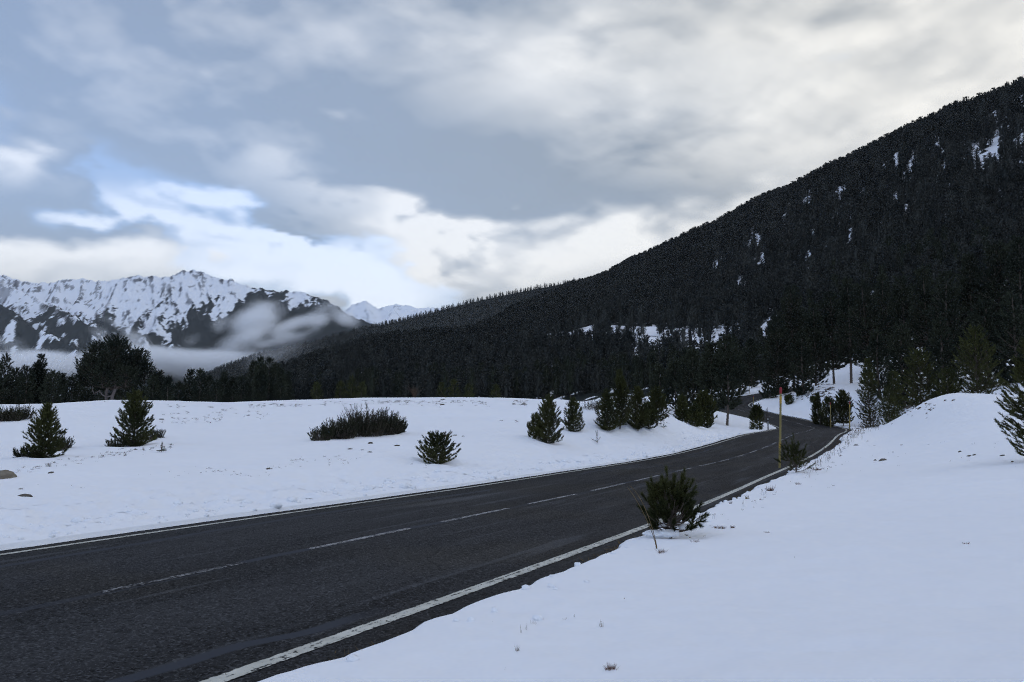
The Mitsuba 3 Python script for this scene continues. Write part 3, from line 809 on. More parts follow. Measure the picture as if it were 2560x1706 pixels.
# ------------------------------------------------------------------ trees and shrubs that stand alone
def put(key, part, mesh, m, smooth=False):
    if mesh is None:
        return
    scene[part_key(key, part)] = mikit.ply(mesh, m, smooth=smooth)


def shift(mesh, p, rot=0.0):
    v, f = mesh
    c, s = math.cos(rot), math.sin(rot)
    v = v @ np.array([[c, s, 0], [-s, c, 0], [0, 0, 1]])
    return v + np.asarray(p), f


def base_at(px, py, depth=None):
    if depth is None:
        p = ground_hit(px, py)
        if p is None:
            p = at(px, py, 60)
    else:
        p = at(px, py, depth)
    z = ground_z(p[0], p[1])
    return np.array([p[0], p[1], z])


def lone_pine(name, label, px, top, base, hw, shape, seed, depth=None, m='m_needles', group=None, core_in=False, category='pine tree', hmax=None, bark='m_bark', **kw):
    """A pine whose foot and tip stand where the photograph shows them: HW is half its width in the photograph's pixels."""
    p = base_at(px, base, depth)
    d = p[1]
    h = max(0.3, at(px, top, d)[2] - p[2])
    r = hw * d / FOC
    key = fresh(name)
    fo, wo = pine(seed, h, r, shape, **kw)
    parts = [fo]
    if d < 70:
        HOLLOWS.append((p[0], p[1], max(.25, r * .75), min(.09, .05 + .02 * h)))
    if core_in:
        parts.append(core(h, r, shape, seed, kw.get('bare', .08) + .05, 8, .36))
    put(key, 'crown', shift(join(parts), p - [0, 0, .07]), m)
    put(key, 'trunk', shift(wo, p - [0, 0, .07]), bark)
    tag(key, label, category, group)
    return key, p, h, r


# the row of pines behind the crest of the meadow
ROW = [(-30, 905, 50, cone, 'tall dark pine at the left edge of the picture, cut by the frame'), (9, 890, 24, cone, 'narrow pointed pine at the far left of the tree row'), (38, 925, 22, ovoid, 'short pine leaning on its pointed left neighbour in the tree row'),
       (62, 922, 20, ovoid, 'small round pine left of the twin-tipped one'), (97, 892, 34, cone, 'twin-tipped pine left of the big spreading tree'), (128, 935, 24, ovoid, 'low pine under the right side of the twin-tipped one'), (152, 942, 13, cone, 'slim low pine in the gap left of the big spreading tree'),
       (177, 945, 16, cone, 'slim pine touching the left side of the big spreading tree'), (382, 950, 16, ovoid, 'low pine right beside the big spreading tree'), (396, 936, 22, ovoid, 'round-topped dark pine right of the big spreading tree'), (418, 948, 14, cone, 'small pine on the right shoulder of the round-topped one'),
       (445, 962, 15, cone, 'lowest pine of the tree row, in the dip before the valley'), (474, 930, 20, cone, 'pointed pine right of the dip in the tree row'), (498, 932, 17, ovoid, 'round pine close behind the pointed one by the dip'), (520, 946, 16, ovoid, 'dark pine in the middle of the tree row right of the dip'),
       (540, 956, 15, cone, 'low pine in the notch of the tree row'), (558, 940, 15, cone, 'slim pine standing clear in the right half of the tree row'), (580, 950, 14, cone, 'slim pine left of the tall clump of tips'), (603, 946, 17, ovoid, 'low round pine at the left foot of the tall clump of tips'),
       (634, 908, 17, ovoid, 'left tip of the tall clump at the right end of the row'), (648, 900, 19, ovoid, 'tallest tip of the clump at the right end of the row'), (669, 902, 17, ovoid, 'second tall tip of the clump at the right end of the row'), (686, 914, 17, ovoid, 'right tip of the clump at the right end of the row'),
       (700, 928, 14, cone, 'slender pine on the right side of the clump of tips'), (718, 938, 13, cone, 'last small pine at the right end of the tree row')]
for k, (px, top, hw, shp, lab) in enumerate(ROW):
    lone_pine('row_pine', lab, px, top, 1010, hw * 1.3, shp, 400 + k, depth=104 + 9 * ((k * 7) % 5) / 5, m='m_dark_needles', dz=.36, nb=8, gap=.34, sl=.5, n=11, nl=.27, nw=.125, inner=.08, bare=.0, rise=42, fork=(2 if k in (4, 9, 20) else False))
for k, (px, top, hw) in enumerate(((852, 958, 16), (880, 946, 17), (905, 962, 15), (1103, 964, 16), (1135, 955, 18), (1172, 966, 17), (790, 962, 14), (1240, 968, 15))):
    lone_pine('valley_pine', ['low pine tip behind the crest, leftmost of three above the long juniper', 'middle pine tip of three above the long juniper', 'right pine tip of three above the long juniper', 'left pine tip of three right of the bare shrub',
                              'middle and tallest pine tip of three right of the bare shrub', 'right pine tip of three right of the bare shrub', 'lone low pine tip left of the long juniper, behind the crest', 'lone low pine tip behind the crest above the pair of young pines'][k],
              px, top, 1012, hw, ovoid, 440 + k, depth=132, m='m_needles', dz=.42, nb=6, gap=.36, sl=.5, n=12, nl=.28, nw=.12, bare=.0, rise=40)

for k, (px, top, hw) in enumerate(((196, 968, 24), (222, 976, 22), (246, 972, 20), (300, 970, 22), (324, 974, 22), (350, 966, 24), (372, 972, 20))):
    lone_pine('shade_pine', 'low dark pine half hidden behind the foot of the big spreading tree', px, top, 1012, hw, ovoid, 470 + k, depth=121, m='m_dark_needles', group='low pines behind the foot of the spreading tree', dz=.36, nb=7, gap=.36, sl=.5, n=10, nl=.27, nw=.13, inner=.08, bare=.0, rise=42)

# the big spreading pine
p = base_at(272, 1008, 108)
hB = at(272, 848, 108)[2] - p[2]
key = fresh('spreading_pine')
rB = 92 * 108 / FOC
fol = []
rngB = np.random.default_rng(9)
LIMBS = [(-.05, 1.0, .50, .62), (.28, .93, .42, .55), (-.42, .90, .40, .52), (.62, .80, .36, .50), (-.70, .70, .34, .46), (.86, .63, .28, .42), (-.88, .52, .26, .38), (.45, .70, .42, .5), (-.35, .66, .42, .5), (.05, .72, .46, .5), (-.62, .46, .36, .36), (.66, .46, .38, .36), (.0, .48, .4, .35), (.35, .42, .4, .34), (-.3, .40, .4, .32)]
wood = []
for k, (ox, tp, wr, lo) in enumerate(LIMBS):
    hh = hB * (tp - lo + .12)
    f_, w_ = pine(460 + k, hh, rB * wr * 1.25, dome, dz=.36, nb=6, gap=.36, sl=.5, n=13, nl=.25, nw=.10, bare=.04, rise=50, inner=.25, tr=.09, fork=2)
    o = np.array([ox * rB * .92, rngB.uniform(-.5, .5) * rB * .8, hB * (lo - .12)])
    fol.append(shift(f_, o, k))
    wood.append(shift(w_, o, k))
    q0 = np.array([.5, 0, hB * .22])
    mid = q0 * .5 + o * .5 + np.array([0, 0, hB * .03])
    wood.append(tube([q0, mid, o + [0, 0, hh * .3]], [.15, .11, .06], 5))
put(key, 'crown', shift(join(fol), p), 'm_dark_needles')
stem = [tube([[-.35, 0, -.3], [-.40, 0, 1.2], [-.32, .1, 2.6], [-.1, .1, 4.4], [0, 0, 6.5]], [.20, .17, .15, .12, .06], 8), tube([[.45, -.2, -.3], [.55, -.2, 1.0], [.92, -.2, 2.0], [.72, -.2, 3.2], [.55, -.1, 4.6], [.6, 0, 6.4]], [.24, .21, .19, .17, .14, .07], 8),
        tube([[.45, -.3, 1.0], [-.1, -.4, .85], [-.7, -.5, 1.15], [-1.0, -.6, 1.7], [-1.3, -.6, 1.5], [-1.75, -.6, 1.3], [-2.0, -.6, 1.9], [-2.0, -.5, 2.5]], [.10, .10, .09, .09, .08, .07, .06, .04], 6)]
put(key, 'trunk', shift(join(stem), p), 'm_grey_bark', 60)
put(key, 'limbs', shift(join(wood), p), 'm_bark')
tag(key, 'big broad-crowned pine with a forked grey trunk on the crest of the meadow', 'pine tree')
labels[key + '__trunk'] = {'label': 'forked pale grey trunk with a looping low branch'}

# young pines on the meadow
def bushy(t):
    return (1 - t ** 1.6) ** 0.5 * (0.85 + 0.15 * min(1, t * 6)) * (1 - .25 * t) + 0.02


fine = dict(dz=.125, nb=9, gap=.10, sl=.20, n=30, nl=.09, nw=.026, rise=58, lift=12, inner=.05)
lone_pine('young_pine', 'bushy young pine on the meadow, nearest the left edge of the picture', 112, 1024, 1142, 43, bushy, 501, bare=.0, **fine)
lone_pine('young_pine', 'bushy young pine reaching above the meadow crest, below the big spreading tree', 334, 990, 1114, 52, bushy, 502, bare=.0, **fine)
lone_pine('young_pine', 'squat young pine by itself on the snow between the long juniper and the road', 1093, 1094, 1155, 52, bushy, 503, bare=.0, dz=.085, nb=9, gap=.09, sl=.17, n=34, nl=.072, nw=.021, rise=38, lift=4, inner=.05)
lone_pine('young_pine', 'taller of the two young pines side by side on the meadow', 1372, 1000, 1106, 38, bushy, 504, bare=.0, **fine)
lone_pine('young_pine', 'low side shoot pine at the left foot of the taller young pine', 1340, 1040, 1096, 22, bushy, 505, bare=.0, **fine)
lone_pine('young_pine', 'smaller of the two young pines side by side, on the right', 1434, 1004, 1078, 27, bushy, 506, bare=.0, **fine)
lone_pine('young_pine', 'leftmost young pine of the cluster on top of the cutting', 1518, 982, 1076, 30, bushy, 507, bare=.0, **fine)
lone_pine('young_pine', 'tallest yellowish young pine of the cluster on top of the cutting', 1550, 928, 1072, 34, cone, 508, bare=.06, **fine)
lone_pine('young_pine', 'young pine right of the tallest one in the cluster on the cutting', 1595, 976, 1076, 34, bushy, 509, bare=.05, **fine)
lone_pine('young_pine', 'rightmost spreading young pine of the cluster on the cutting', 1642, 978, 1060, 36, bushy, 510, bare=.1, **fine)
lone_pine('young_pine', 'low spindly young pine in front of the cluster on the cutting', 1622, 1020, 1072, 30, ovoid, 511, bare=.0, **fine)


def seedling(label, px, top, base, hw, seed, depth=None, k=7):
    p = base_at(px, base, depth)
    d = p[1]
    h = max(.15, at(px, top, d)[2] - p[2])
    r = hw * d / FOC
    rng = np.random.default_rng(seed)
    az = rng.random(k) * 6.28
    el = np.r_[1.45, rng.uniform(.1, 1.2, k - 1)]
    D = np.stack([np.cos(az) * np.cos(el), np.sin(az) * np.cos(el), np.sin(el)], 1)
    D[0] = [.05, 0, 1]
    Lr = np.where(np.sin(el) > .8, h * .5, r * .75)
    B = np.array([[0, 0, h * (.5 if s_ > .8 else .12)] for s_ in np.sin(el)]) + D * Lr[:, None] * .25
    key = fresh('pine_seedling')
    put(key, 'crown', shift(brushes(B, D, Lr, 60, .05, .012, rng), p), 'm_needles')
    put(key, 'trunk', shift(join([tube([[0, 0, -.05], [0, 0, h * .6]], [.015, .01], 5)] + [tube([[0, 0, h * .15], b + q * l], [.01, .006], 4) for b, q, l in zip(B, D, Lr)]), p), 'm_bark')
    tag(key, label, 'pine seedling')


seedling('tiny pine seedling with a cross of bare shoots on the snow below the young pines', 1493, 1080, 1111, 19, 520)
seedling('tiny pine seedling on the flank of the cutting, right of the cluster', 1660, 1058, 1070, 9, 521, k=5)
seedling('tiny pine seedling near the snow edge at the right end of the cutting', 1731, 1058, 1067, 10, 522, k=5)
seedling('reddish little seedling on the left meadow under the second young pine', 404, 1108, 1131, 12, 523, k=9)


def juniper(name, label, blobs, seed, py_base, m='m_juniper', stems=150, density=20):
    """A spiky juniper: BLOBS are (px, height of the tips in pixels, half width) along its foot."""
    rng = np.random.default_rng(seed)
    B, D, Ls, woods = [], [], [], []
    for px, py0, hp, hw in blobs:
        p = base_at(px, py0)
        d = p[1]
        r, h = hw * d / FOC, hp * d / FOC
        for _ in range(stems):
            a, q = rng.random() * 6.28, math.sqrt(rng.random())
            foot_ = p + np.array([r * q * math.cos(a) * .95, r * q * math.sin(a) * .8, 0])
            foot_[2] = ground_z(foot_[0], foot_[1]) - .03
            tall = h * (1.3 - .6 * q ** 2) * rng.uniform(.4, 1.0)
            dirn = unit(np.array([math.cos(a) * q * .55 + rng.normal() * .12, math.sin(a) * q * .4 + rng.normal() * .12, 1]))
            m_ = max(2, int(tall / .12))
            for f in np.linspace(.15, 1, m_):
                B.append(foot_ + dirn * tall * f * .85)
                dv = dirn + rng.normal(size=3) * (.50 if f < .95 else .12)
                D.append(dv)
                Ls.append(.13 * rng.uniform(.7, 1.3) * (1.3 if f > .95 else 1))
            woods.append(tube([foot_, foot_ + dirn * tall * .9], [.012, .005], 3, False))
    key = fresh(name)
    D = unit(np.array(D))
    put(key, 'crown', brushes(np.array(B), D, np.array(Ls), density, .06, .020, rng, spread=.6), m)
    put(key, 'stems', join(woods), 'm_bark')
    tag(key, label, 'juniper bush')


juniper('juniper', 'long low spiky juniper bush lying across the middle of the meadow', [(800, 1102, 26, 22), (830, 1098, 42, 22), (860, 1097, 52, 24), (895, 1092, 70, 28), (930, 1090, 72, 28), (958, 1088, 58, 24), (985, 1086, 50, 16), (1002, 1082, 26, 7)], 531, 1095, stems=130, density=20)
juniper('juniper', 'dark juniper bush on the meadow at the left edge of the picture', [(-5, 1054, 34, 26), (25, 1053, 32, 24), (55, 1050, 34, 22)], 532, 1052, stems=130, density=20)
juniper('juniper', 'low juniper skirt at the left foot of the leftmost young pine', [(60, 1143, 16, 18), (90, 1142, 22, 18), (140, 1128, 24, 20), (162, 1122, 22, 14)], 533, 1140, stems=60, density=18)
juniper('juniper', 'low juniper skirt spreading right from the second young pine', [(290, 1118, 14, 20), (330, 1112, 22, 22), (370, 1100, 22, 20), (395, 1095, 16, 14)], 534, 1105, stems=60, density=18)
juniper('juniper', 'low ragged juniper just left of the cluster on the cutting', [(1468, 1022, 14, 14), (1482, 1023, 16, 14), (1494, 1024, 20, 16)], 535, 1022, stems=30, density=8)

# bare shrub on the crest
p = base_at(1036, 1000, 80)
rng = np.random.default_rng(3)
twigs = []
for k in range(70):
    a, q = rng.random() * 6.28, rng.uniform(.15, .85)
    L = rng.uniform(.6, 1.15)
    d_ = np.array([math.cos(a) * q, math.sin(a) * q, 1])
    m_ = d_ * L * .5
    twigs.append(tube([[0, 0, -.05], m_, m_ + (d_ + rng.normal(size=3) * .2) * L * .5], [.022, .014, .006], 3, False))
scene['bare_shrub'] = mikit.ply(shift(join(twigs), p), 'm_heather')
tag('bare_shrub', 'leafless reddish shrub standing on the crest of the meadow', 'shrub')

# pines and bushes between the bends
mid = dict(dz=.16, nb=9, gap=.15, sl=.3, n=22, nl=.14, nw=.055, rise=45, inner=.05)
lone_pine('bend_pine', 'small cone-shaped pine on the snow inside the second bend, beside the marker posts', 1892, 1018, 1066, 20, ovoid, 601, depth=70, bare=.0, **mid)
lone_pine('bend_pine', 'dark bush-like pine behind the cutting, left of the two bare trunks', 1762, 985, 1062, 34, ovoid, 602, depth=66, bare=.0, **mid)
lone_pine('bend_pine', 'small yellowish pine tip over the brow of the cutting', 1706, 996, 1030, 18, cone, 603, depth=62, bare=.0, **mid)
lone_pine('bend_pine', 'low dark pine at the end of the cutting beside the snow edge', 1738, 1020, 1062, 22, ovoid, 604, depth=60, bare=.0, **mid)
tall = dict(dz=.38, nb=7, gap=.36, sl=.55, n=12, nl=.33, nw=.15, rise=30, inner=.08, m='m_dark_needles')
lone_pine('bend_pine', 'tall pine with a bare lower trunk inside the second bend', 1818, 850, 1068, 40, ovoid, 605, depth=76, bare=.20, tr=.13, **tall)
lone_pine('bend_pine', 'tall dark pine left of the one with the bare lower trunk', 1782, 870, 1064, 38, ovoid, 606, depth=78, bare=.16, tr=.12, **tall)
lone_pine('bend_pine', 'broad dark pine rising behind the cluster on the cutting', 1735, 885, 1050, 42, ovoid, 607, depth=82, bare=.05, **tall)
lone_pine('bend_pine', 'dark pine behind the right end of the cluster on the cutting', 1690, 900, 1040, 36, cone, 608, depth=88, bare=.05, **tall)
lone_pine('bend_pine', 'olive pine rising over the brow between cluster and bend', 1650, 920, 1036, 30, cone, 609, depth=92, bare=.05, **tall)
lone_pine('bend_pine', 'dark pine low beside the outer edge of the far bend', 1850, 905, 1010, 22, cone, 610, depth=128, bare=.05, **tall)
lone_pine('bend_pine', 'dark pine behind the steel barrier of the far bend', 1880, 850, 990, 34, cone, 611, depth=140, bare=.05, **tall)
lone_pine('bend_pine', 'tall dark pine above the far bend where the road disappears', 1945, 795, 1000, 46, ovoid, 612, depth=120, bare=.05, tr=.2, **tall)
lone_pine('bend_pine', 'dark low pine beside the inner curve of the far bend', 1925, 955, 1018, 26, ovoid, 613, depth=116, bare=.0, **tall)

# the wooded slope right of the bends
SLOPE = [(1985, 720, 968, 48, .12, 126), (2040, 760, 962, 44, .06, 122), (2085, 735, 950, 50, .18, 126), (2128, 700, 952, 44, .2, 112), (2180, 712, 950, 50, .2, 106), (2217, 690, 925, 50, .08, 124), (2262, 700, 935, 52, .12, 104), (2320, 670, 940, 60, .1, 96), (2380, 690, 950, 52, .1, 88),
         (2440, 640, 960, 66, .1, 92), (2510, 610, 960, 70, .1, 88), (2570, 600, 960, 72, .1, 84), (2010, 840, 975, 34, .0, 108), (2200, 830, 975, 40, .05, 92), (2260, 820, 985, 40, .0, 84), (2360, 800, 985, 46, .0, 76), (2480, 760, 985, 60, .0, 74), (2545, 740, 985, 60, .0, 72)]
SLAB = ['tall dark pine left of the snow clearing on the slope above the road', 'slim dark pine at the back of the snow clearing on the slope', 'dark pine over the left half of the snow clearing', 'tall pine whose bare trunk stands in the middle of the snow clearing', 'tall pine with a leaning bare trunk right of the middle of the snow clearing',
        'tall pine at the upper end of the snow clearing', 'dark pine at the right edge of the snow clearing', 'tall dark pine behind the rounded young pine on the crest', 'dark pine between the two rounded young pines on the crest', 'tall dark pine behind the larger rounded pine on the crest',
        'second tall pine from the right edge on the wooded slope', 'tallest dark pine at the right edge of the picture', 'low pine at the head of the snowy bank by the far bend', 'low dark pine in front of the leaning trunk', 'dark low pine left of the rounded young pine on the crest', 'medium pine just right of the rounded young pine',
        'dense medium pine right behind the larger rounded pine', 'dense medium pine behind the big branch at the right edge']
for k, (px, top, base, hw, bare, dep) in enumerate(SLOPE):
    lone_pine('slope_pine', SLAB[k], px, top, base, hw, (ovoid, cone)[k % 2], 620 + k, depth=dep, bare=bare, tr=.19, lean=(-.06 if k == 4 else 0), **tall)
olive = dict(dz=.2, nb=9, gap=.2, sl=.3, n=18, nl=.13, nw=.042, rise=45, inner=.05)
lone_pine('crest_pine', 'rounded young pine standing just behind the crest of the right-hand field', 2300, 880, 1000, 52, ovoid, 651, depth=58, bare=.0, **olive)
lone_pine('crest_pine', 'larger rounded olive pine behind the crest of the right-hand field', 2448, 826, 1000, 62, ovoid, 652, depth=54, bare=.0, **olive)
lone_pine('crest_pine', 'small pine between the two rounded pines, low on the crest', 2372, 930, 1000, 32, ovoid, 653, depth=55, bare=.0, **olive)
lone_pine('crest_pine', 'low olive pine bush at the left end of the crest of the right-hand field', 2222, 978, 1030, 28, ovoid, 654, depth=68, bare=.0, **olive)
lone_pine('crest_pine', 'dark pine left of the rounded young pine, beside the crest', 2176, 900, 1050, 36, cone, 655, depth=76, bare=.0, **olive)
lone_pine('crest_pine', 'dark pine bush half hidden by the left end of the crest', 2236, 930, 1040, 30, ovoid, 656, depth=72, bare=.0, **olive)
lone_pine('verge_pine', 'spindly little pine left of the bushes at the outside of the first bend', 2046, 985, 1046, 16, cone, 661, depth=90, bare=.0, **mid)
lone_pine('verge_pine', 'rounded dark pine bush behind the left snow pole at the first bend', 2074, 998, 1056, 24, ovoid, 662, depth=86, bare=.1, **mid)
lone_pine('verge_pine', 'taller dark pine bush behind the right snow pole at the first bend', 2108, 982, 1058, 28, ovoid, 663, depth=86, bare=.1, **mid)
for k, (px, py, hp, lab) in enumerate(((1968, 1003, 12, 'small dark shrub low on the snowy bank above the middle bend'), (1974, 1012, 20, 'dark little pine in the middle of the snowy bank'), (2032, 1006, 12, 'round dark shrub right of the middle of the snowy bank'), (1996, 990, 8, 'dark shrub high on the snowy bank'), (1960, 985, 22, 'dark bush at the top left of the snowy bank'))):
    lone_pine('bank_shrub', lab, px, py - hp, py, hp * .55, ovoid, 670 + k, depth=None, bare=.0, category='shrub', **mid)

# pine cut by the right edge of the picture
fine2 = dict(dz=.11, nb=10, gap=.10, sl=.19, n=44, nl=.08, nw=.016, rise=40)
p = base_at(2618, 1150, 20.5)
fo, wo = pine(681, at(2618, 868, 20.5)[2] - p[2], 1.12, ovoid, bare=.03, inner=.35, **fine2)
put('edge_pine', 'crown', shift(fo, p), 'm_needles')
put('edge_pine', 'trunk', shift(wo, p), 'm_bark')
tag('edge_pine', 'near pine with upturned bottlebrush branches, cut by the right edge of the picture', 'pine tree')

# the two saplings by the road
def sapling(label, px, py, depth, top, hw, seed, spread, n=110, k=60, flat=1.0):
    p = base_at(px, py, depth)
    d = p[1]
    h = at(px, top, d)[2] - p[2]
    r = hw * d / FOC
    rng = np.random.default_rng(seed)
    B, D, Ls, woods = [], [], [], [tube([[0, 0, -.1], [0.02, 0, h * .35], [-.02, 0, h * .8]], [.022, .016, .006], 6)]
    for q in range(k):
        a = 2.4 * q + rng.normal() * .3
        lev = (q + .5) / k
        z0 = h * (.02 + .55 * lev) * rng.uniform(.7, 1)
        R = r * (1.0 - .62 * lev ** 1.6) * rng.uniform(.35, 1.0)
        o = np.array([math.cos(a), math.sin(a) * flat, 0])
        tip = np.array([0, 0, z0]) + o * R + np.array([0, 0, R * (.10 + .9 * lev) + h * .10 * rng.random()])
        m_ = np.array([0, 0, z0]) + o * R * .55 + [0, 0, R * .08]
        woods.append(tube([[0, 0, z0 * .8], m_, tip], [.010, .008, .004], 4, False))
        up = unit(np.array([o[0] * (.95 - .6 * lev), o[1] * (.95 - .6 * lev), .55 + .75 * lev]))
        L = rng.uniform(.11, .17) * h / .85
        B.append(tip)
        D.append(up)
        Ls.append(L)
        for w in range(rng.integers(2, 4)):
            f = rng.uniform(.45, .95)
            B.append(m_ * (1 - f) + tip * f)
            D.append(unit(up + rng.normal(size=3) * .55))
            Ls.append(L * rng.uniform(.55, .9))
    B.append(np.array([-.02, 0, h * .78]))
    D.append(np.array([-.12, 0, 1.0]))
    Ls.append(h * .2)
    fo = brushes(np.array(B), unit(np.array(D)), np.array(Ls), n, .056 * h / .85, .0055 * h / .85, rng, spread=.85)
    key = fresh('pine_sapling')
    put(key, 'needles', shift(fo, p), 'm_needles')
    put(key, 'branches', shift(join(woods), p), 'm_bark')
    tag(key, label, 'pine sapling')
    return key, p


HOLLOWS.append((*base_at(1676, 1336)[:2], .42, .06))
key1, pS = sapling('bushy bright green-black pine sapling at the road edge in the right foreground', 1676, 1336, None, 1166, 84, 701, 1, n=140, k=68)
rng = np.random.default_rng(12)
for k, (dx, dy, dz, sx, sy, sz) in enumerate(((-.22, -.10, .02, .16, .12, .045), (-.05, -.16, .03, .13, .10, .05), (.20, -.02, .10, .10, .09, .04), (.42, .0, .12, .07, .06, .03), (-.10, .0, .12, .08, .07, .03))):
    m_ = trimesh.creation.icosphere(3)
    v = m_.vertices * [sx, sy, sz] * (1 + .5 * (meshkit.fbm(m_.vertices * 2.2 + k * 5, 3, 5)[:, None] - .5))
    scene[part_key(key1, 'snow_clump')] = mikit.ply((v + pS + [dx, dy, dz], m_.faces), 'm_snow', smooth=True)
sapling('sparse thin-topped pine sapling leaning out of the snow bank beside the near snow pole', 1990, 1182, None, 1084, 42, 702, 1, n=80, k=34)

# ------------------------------------------------------------------ snow poles, posts and barriers
scene['m_pole'] = two({'type': 'principled', 'base_color': mikit.proc(lambda p, n, uv: mix((0.155, 0.125, 0.042), (0.28, 0.225, 0.085), fbm(p.x * 14, p.y * 14, p.z * 3, 3))), 'roughness': .6, 'specular': .3})
scene['m_band'] = two({'type': 'principled', 'base_color': mikit.proc(lambda p, n, uv: mix((0.34, 0.21, 0.03), (0.44, 0.28, 0.045), noise(p.x * 20, p.y * 20, p.z * 9))), 'roughness': .5, 'specular': .4})
scene['m_red'] = two({'type': 'principled', 'base_color': mikit.proc(lambda p, n, uv: mix((0.20, 0.008, 0.016), (0.28, 0.013, 0.024), noise(p.x * 20, p.y * 20, p.z * 9))), 'roughness': .5, 'specular': .4})
scene['m_steel'] = two({'type': 'principled', 'base_color': mikit.proc(lambda p, n, uv: mix((0.22, 0.23, 0.245), (0.36, 0.37, 0.385), fbm(p.x * 2, p.y * 2, p.z * 6, 3))), 'roughness': .45, 'metallic': .6})
scene['m_post'] = two(diff(mikit.proc(lambda p, n, uv: mix((0.26, 0.27, 0.28), (0.4, 0.4, 0.4), noise(p.x * 9, p.y * 9, p.z * 9)))))
scene['m_dark_post'] = two(diff(mikit.proc(lambda p, n, uv: mix((0.03, 0.028, 0.026), (0.08, 0.07, 0.06), noise(p.x * 9, p.y * 9, p.z * 9)))))


def snow_pole(label, px, base, top, dia, depth=None, lean_px=0.0, bands=True, cap='m_red'):
    p = base_at(px, base, depth)
    d = p[1]
    tip = at(px + lean_px, top, d)
    ax = tip - p
    L = np.linalg.norm(ax)
    ax = ax / L
    key = fresh('snow_pole')

    def seg(a, b, r0, r1, n=14):
        return tube([p + ax * a, p + ax * (a + (b - a) * .5), p + ax * b], [r0, (r0 + r1) / 2, r1], n)
    r = dia / 2
    scene[part_key(key, 'shaft')] = mikit.ply(seg(-.3, L * .925, r * 1.08, r * .9), 'm_pole', smooth=40)
    scene[part_key(key, 'cap')] = mikit.ply(join([seg(L * .92, L * .985, r * 1.12, r * 1.12), seg(L * .985, L, r * 1.1, r * .6)]), cap, smooth=40)
    if bands:
        for a, b in ((.80, .885), (.27, .335)):
            scene[part_key(key, 'band')] = mikit.ply(seg(L * a, L * b, r * 1.05, r * 1.05), 'm_band', smooth=40)
    tag(key, label, 'snow pole')


snow_pole('near yellow snow pole with a red tip standing at the road edge', 1949, 1178, 968, .082, None, 3)
snow_pole('yellow snow pole standing at the outside tip of the first bend', 2124, 1073, 1004, .10, 72, 0)
snow_pole('yellowish snow pole in front of the dark bushes at the first bend', 2076, 1056, 1007, .10, 84, 0)
snow_pole('thin snow pole at the inner curve of the far bend', 1884, 1019, 990, .09, 106, 0, True)
snow_pole('slim pale snow pole behind the steel barrier, the left one', 1874, 985, 962, .08, 128, 0, False, 'm_pole')
snow_pole('slim pale snow pole behind the steel barrier, the right one', 1907, 982, 962, .08, 132, 0, False, 'm_pole')


def post(name, label, category, px, base, top, w, m, depth):
    p = base_at(px, base, depth)
    hgt = at(px, top, depth)[2] - p[2]
    b = trimesh.creation.box((w, w * .7, hgt + .3))
    b = trimesh.Trimesh(b.vertices, b.faces).subdivide()
    v = b.vertices.copy()
    v[:, :2] *= np.where(v[:, 2] > hgt * .45, .8, 1.0)[:, None]
    key = fresh(name)
    scene[part_key(key, 'shaft')] = mikit.ply((v + p + [0, 0, hgt / 2 - .15], b.faces), m)
    b2 = trimesh.creation.box((w * 1.02, w * .73, hgt * .12))
    scene[part_key(key, 'band')] = mikit.ply((b2.vertices + p + [0, 0, hgt * .8], b2.faces), 'm_dark_post')
    tag(key, label, category)


post('marker_post', 'short pale marker post at the inside of the first bend', 'marker post', 1920, 1064, 1046, .12, 'm_post', 71)
post('marker_post', 'left one of the two thin dark posts behind the pale marker post', 'marker post', 1916, 1046, 1022, .06, 'm_dark_post', 92)
post('marker_post', 'right one of the two thin dark posts behind the pale marker post', 'marker post', 1920, 1044, 1019, .06, 'm_dark_post', 95)
for k, px in enumerate((2050, 2056, 2062, 2068)):
    post('stake', 'short dark stake in the row of four left of the first bend\'s bushes', 'stake', px, 1050 + 2 * k, 1040 + 1.4 * k, .11, 'm_dark_post', 88)
    labels[f'stake_{k:03d}' if k else 'stake']['label'] = ('first', 'second', 'third', 'fourth')[k] + ' from the left of four short dark stakes beside the first bend'


def barrier(key, label, pts, hgt, every, beam=.31):
    """A steel crash barrier: a corrugated beam on posts."""
    pts = np.asarray(pts)
    L = np.r_[0, np.cumsum(np.linalg.norm(np.diff(pts, axis=0), axis=1))]
    m = np.arange(0, L[-1], .5)
    c = np.stack([np.interp(m, L, pts[:, k]) for k in range(3)], 1)
    t = unit(np.gradient(c, axis=0) * [1, 1, 0])
    n = np.stack([t[:, 1], -t[:, 0], 0 * m], 1)
    prof = [(.0, -.5), (.045, -.38), (.045, -.26), (.0, -.12), (.0, .12), (.045, .26), (.045, .38), (.0, .5), (-.012, .5), (-.012, -.5)]
    v = np.stack([c + n * a + np.array([0, 0, hgt - beam / 2 + b * beam]) for a, b in prof], 1)
    k = len(prof)
    i, j = np.meshgrid(np.arange(len(m) - 1), np.arange(k), indexing='ij')
    q = np.stack([i * k + j, i * k + (j + 1) % k, (i + 1) * k + (j + 1) % k, (i + 1) * k + j], -1).reshape(-1, 4)
    scene[part_key(key, 'beam')] = mikit.ply((v.reshape(-1, 3), np.vstack([q[:, [0, 1, 2]], q[:, [0, 2, 3]]])), 'm_steel')
    for a in range(2, len(m), int(every / .5)):
        b = trimesh.creation.box((.12, .08, hgt + .4))
        scene[part_key(key, 'post')] = mikit.ply((b.vertices + c[a] - n[a] * .09 + [0, 0, hgt / 2 - .2], b.faces), 'm_steel')
    tag(key, label, 'crash barrier')


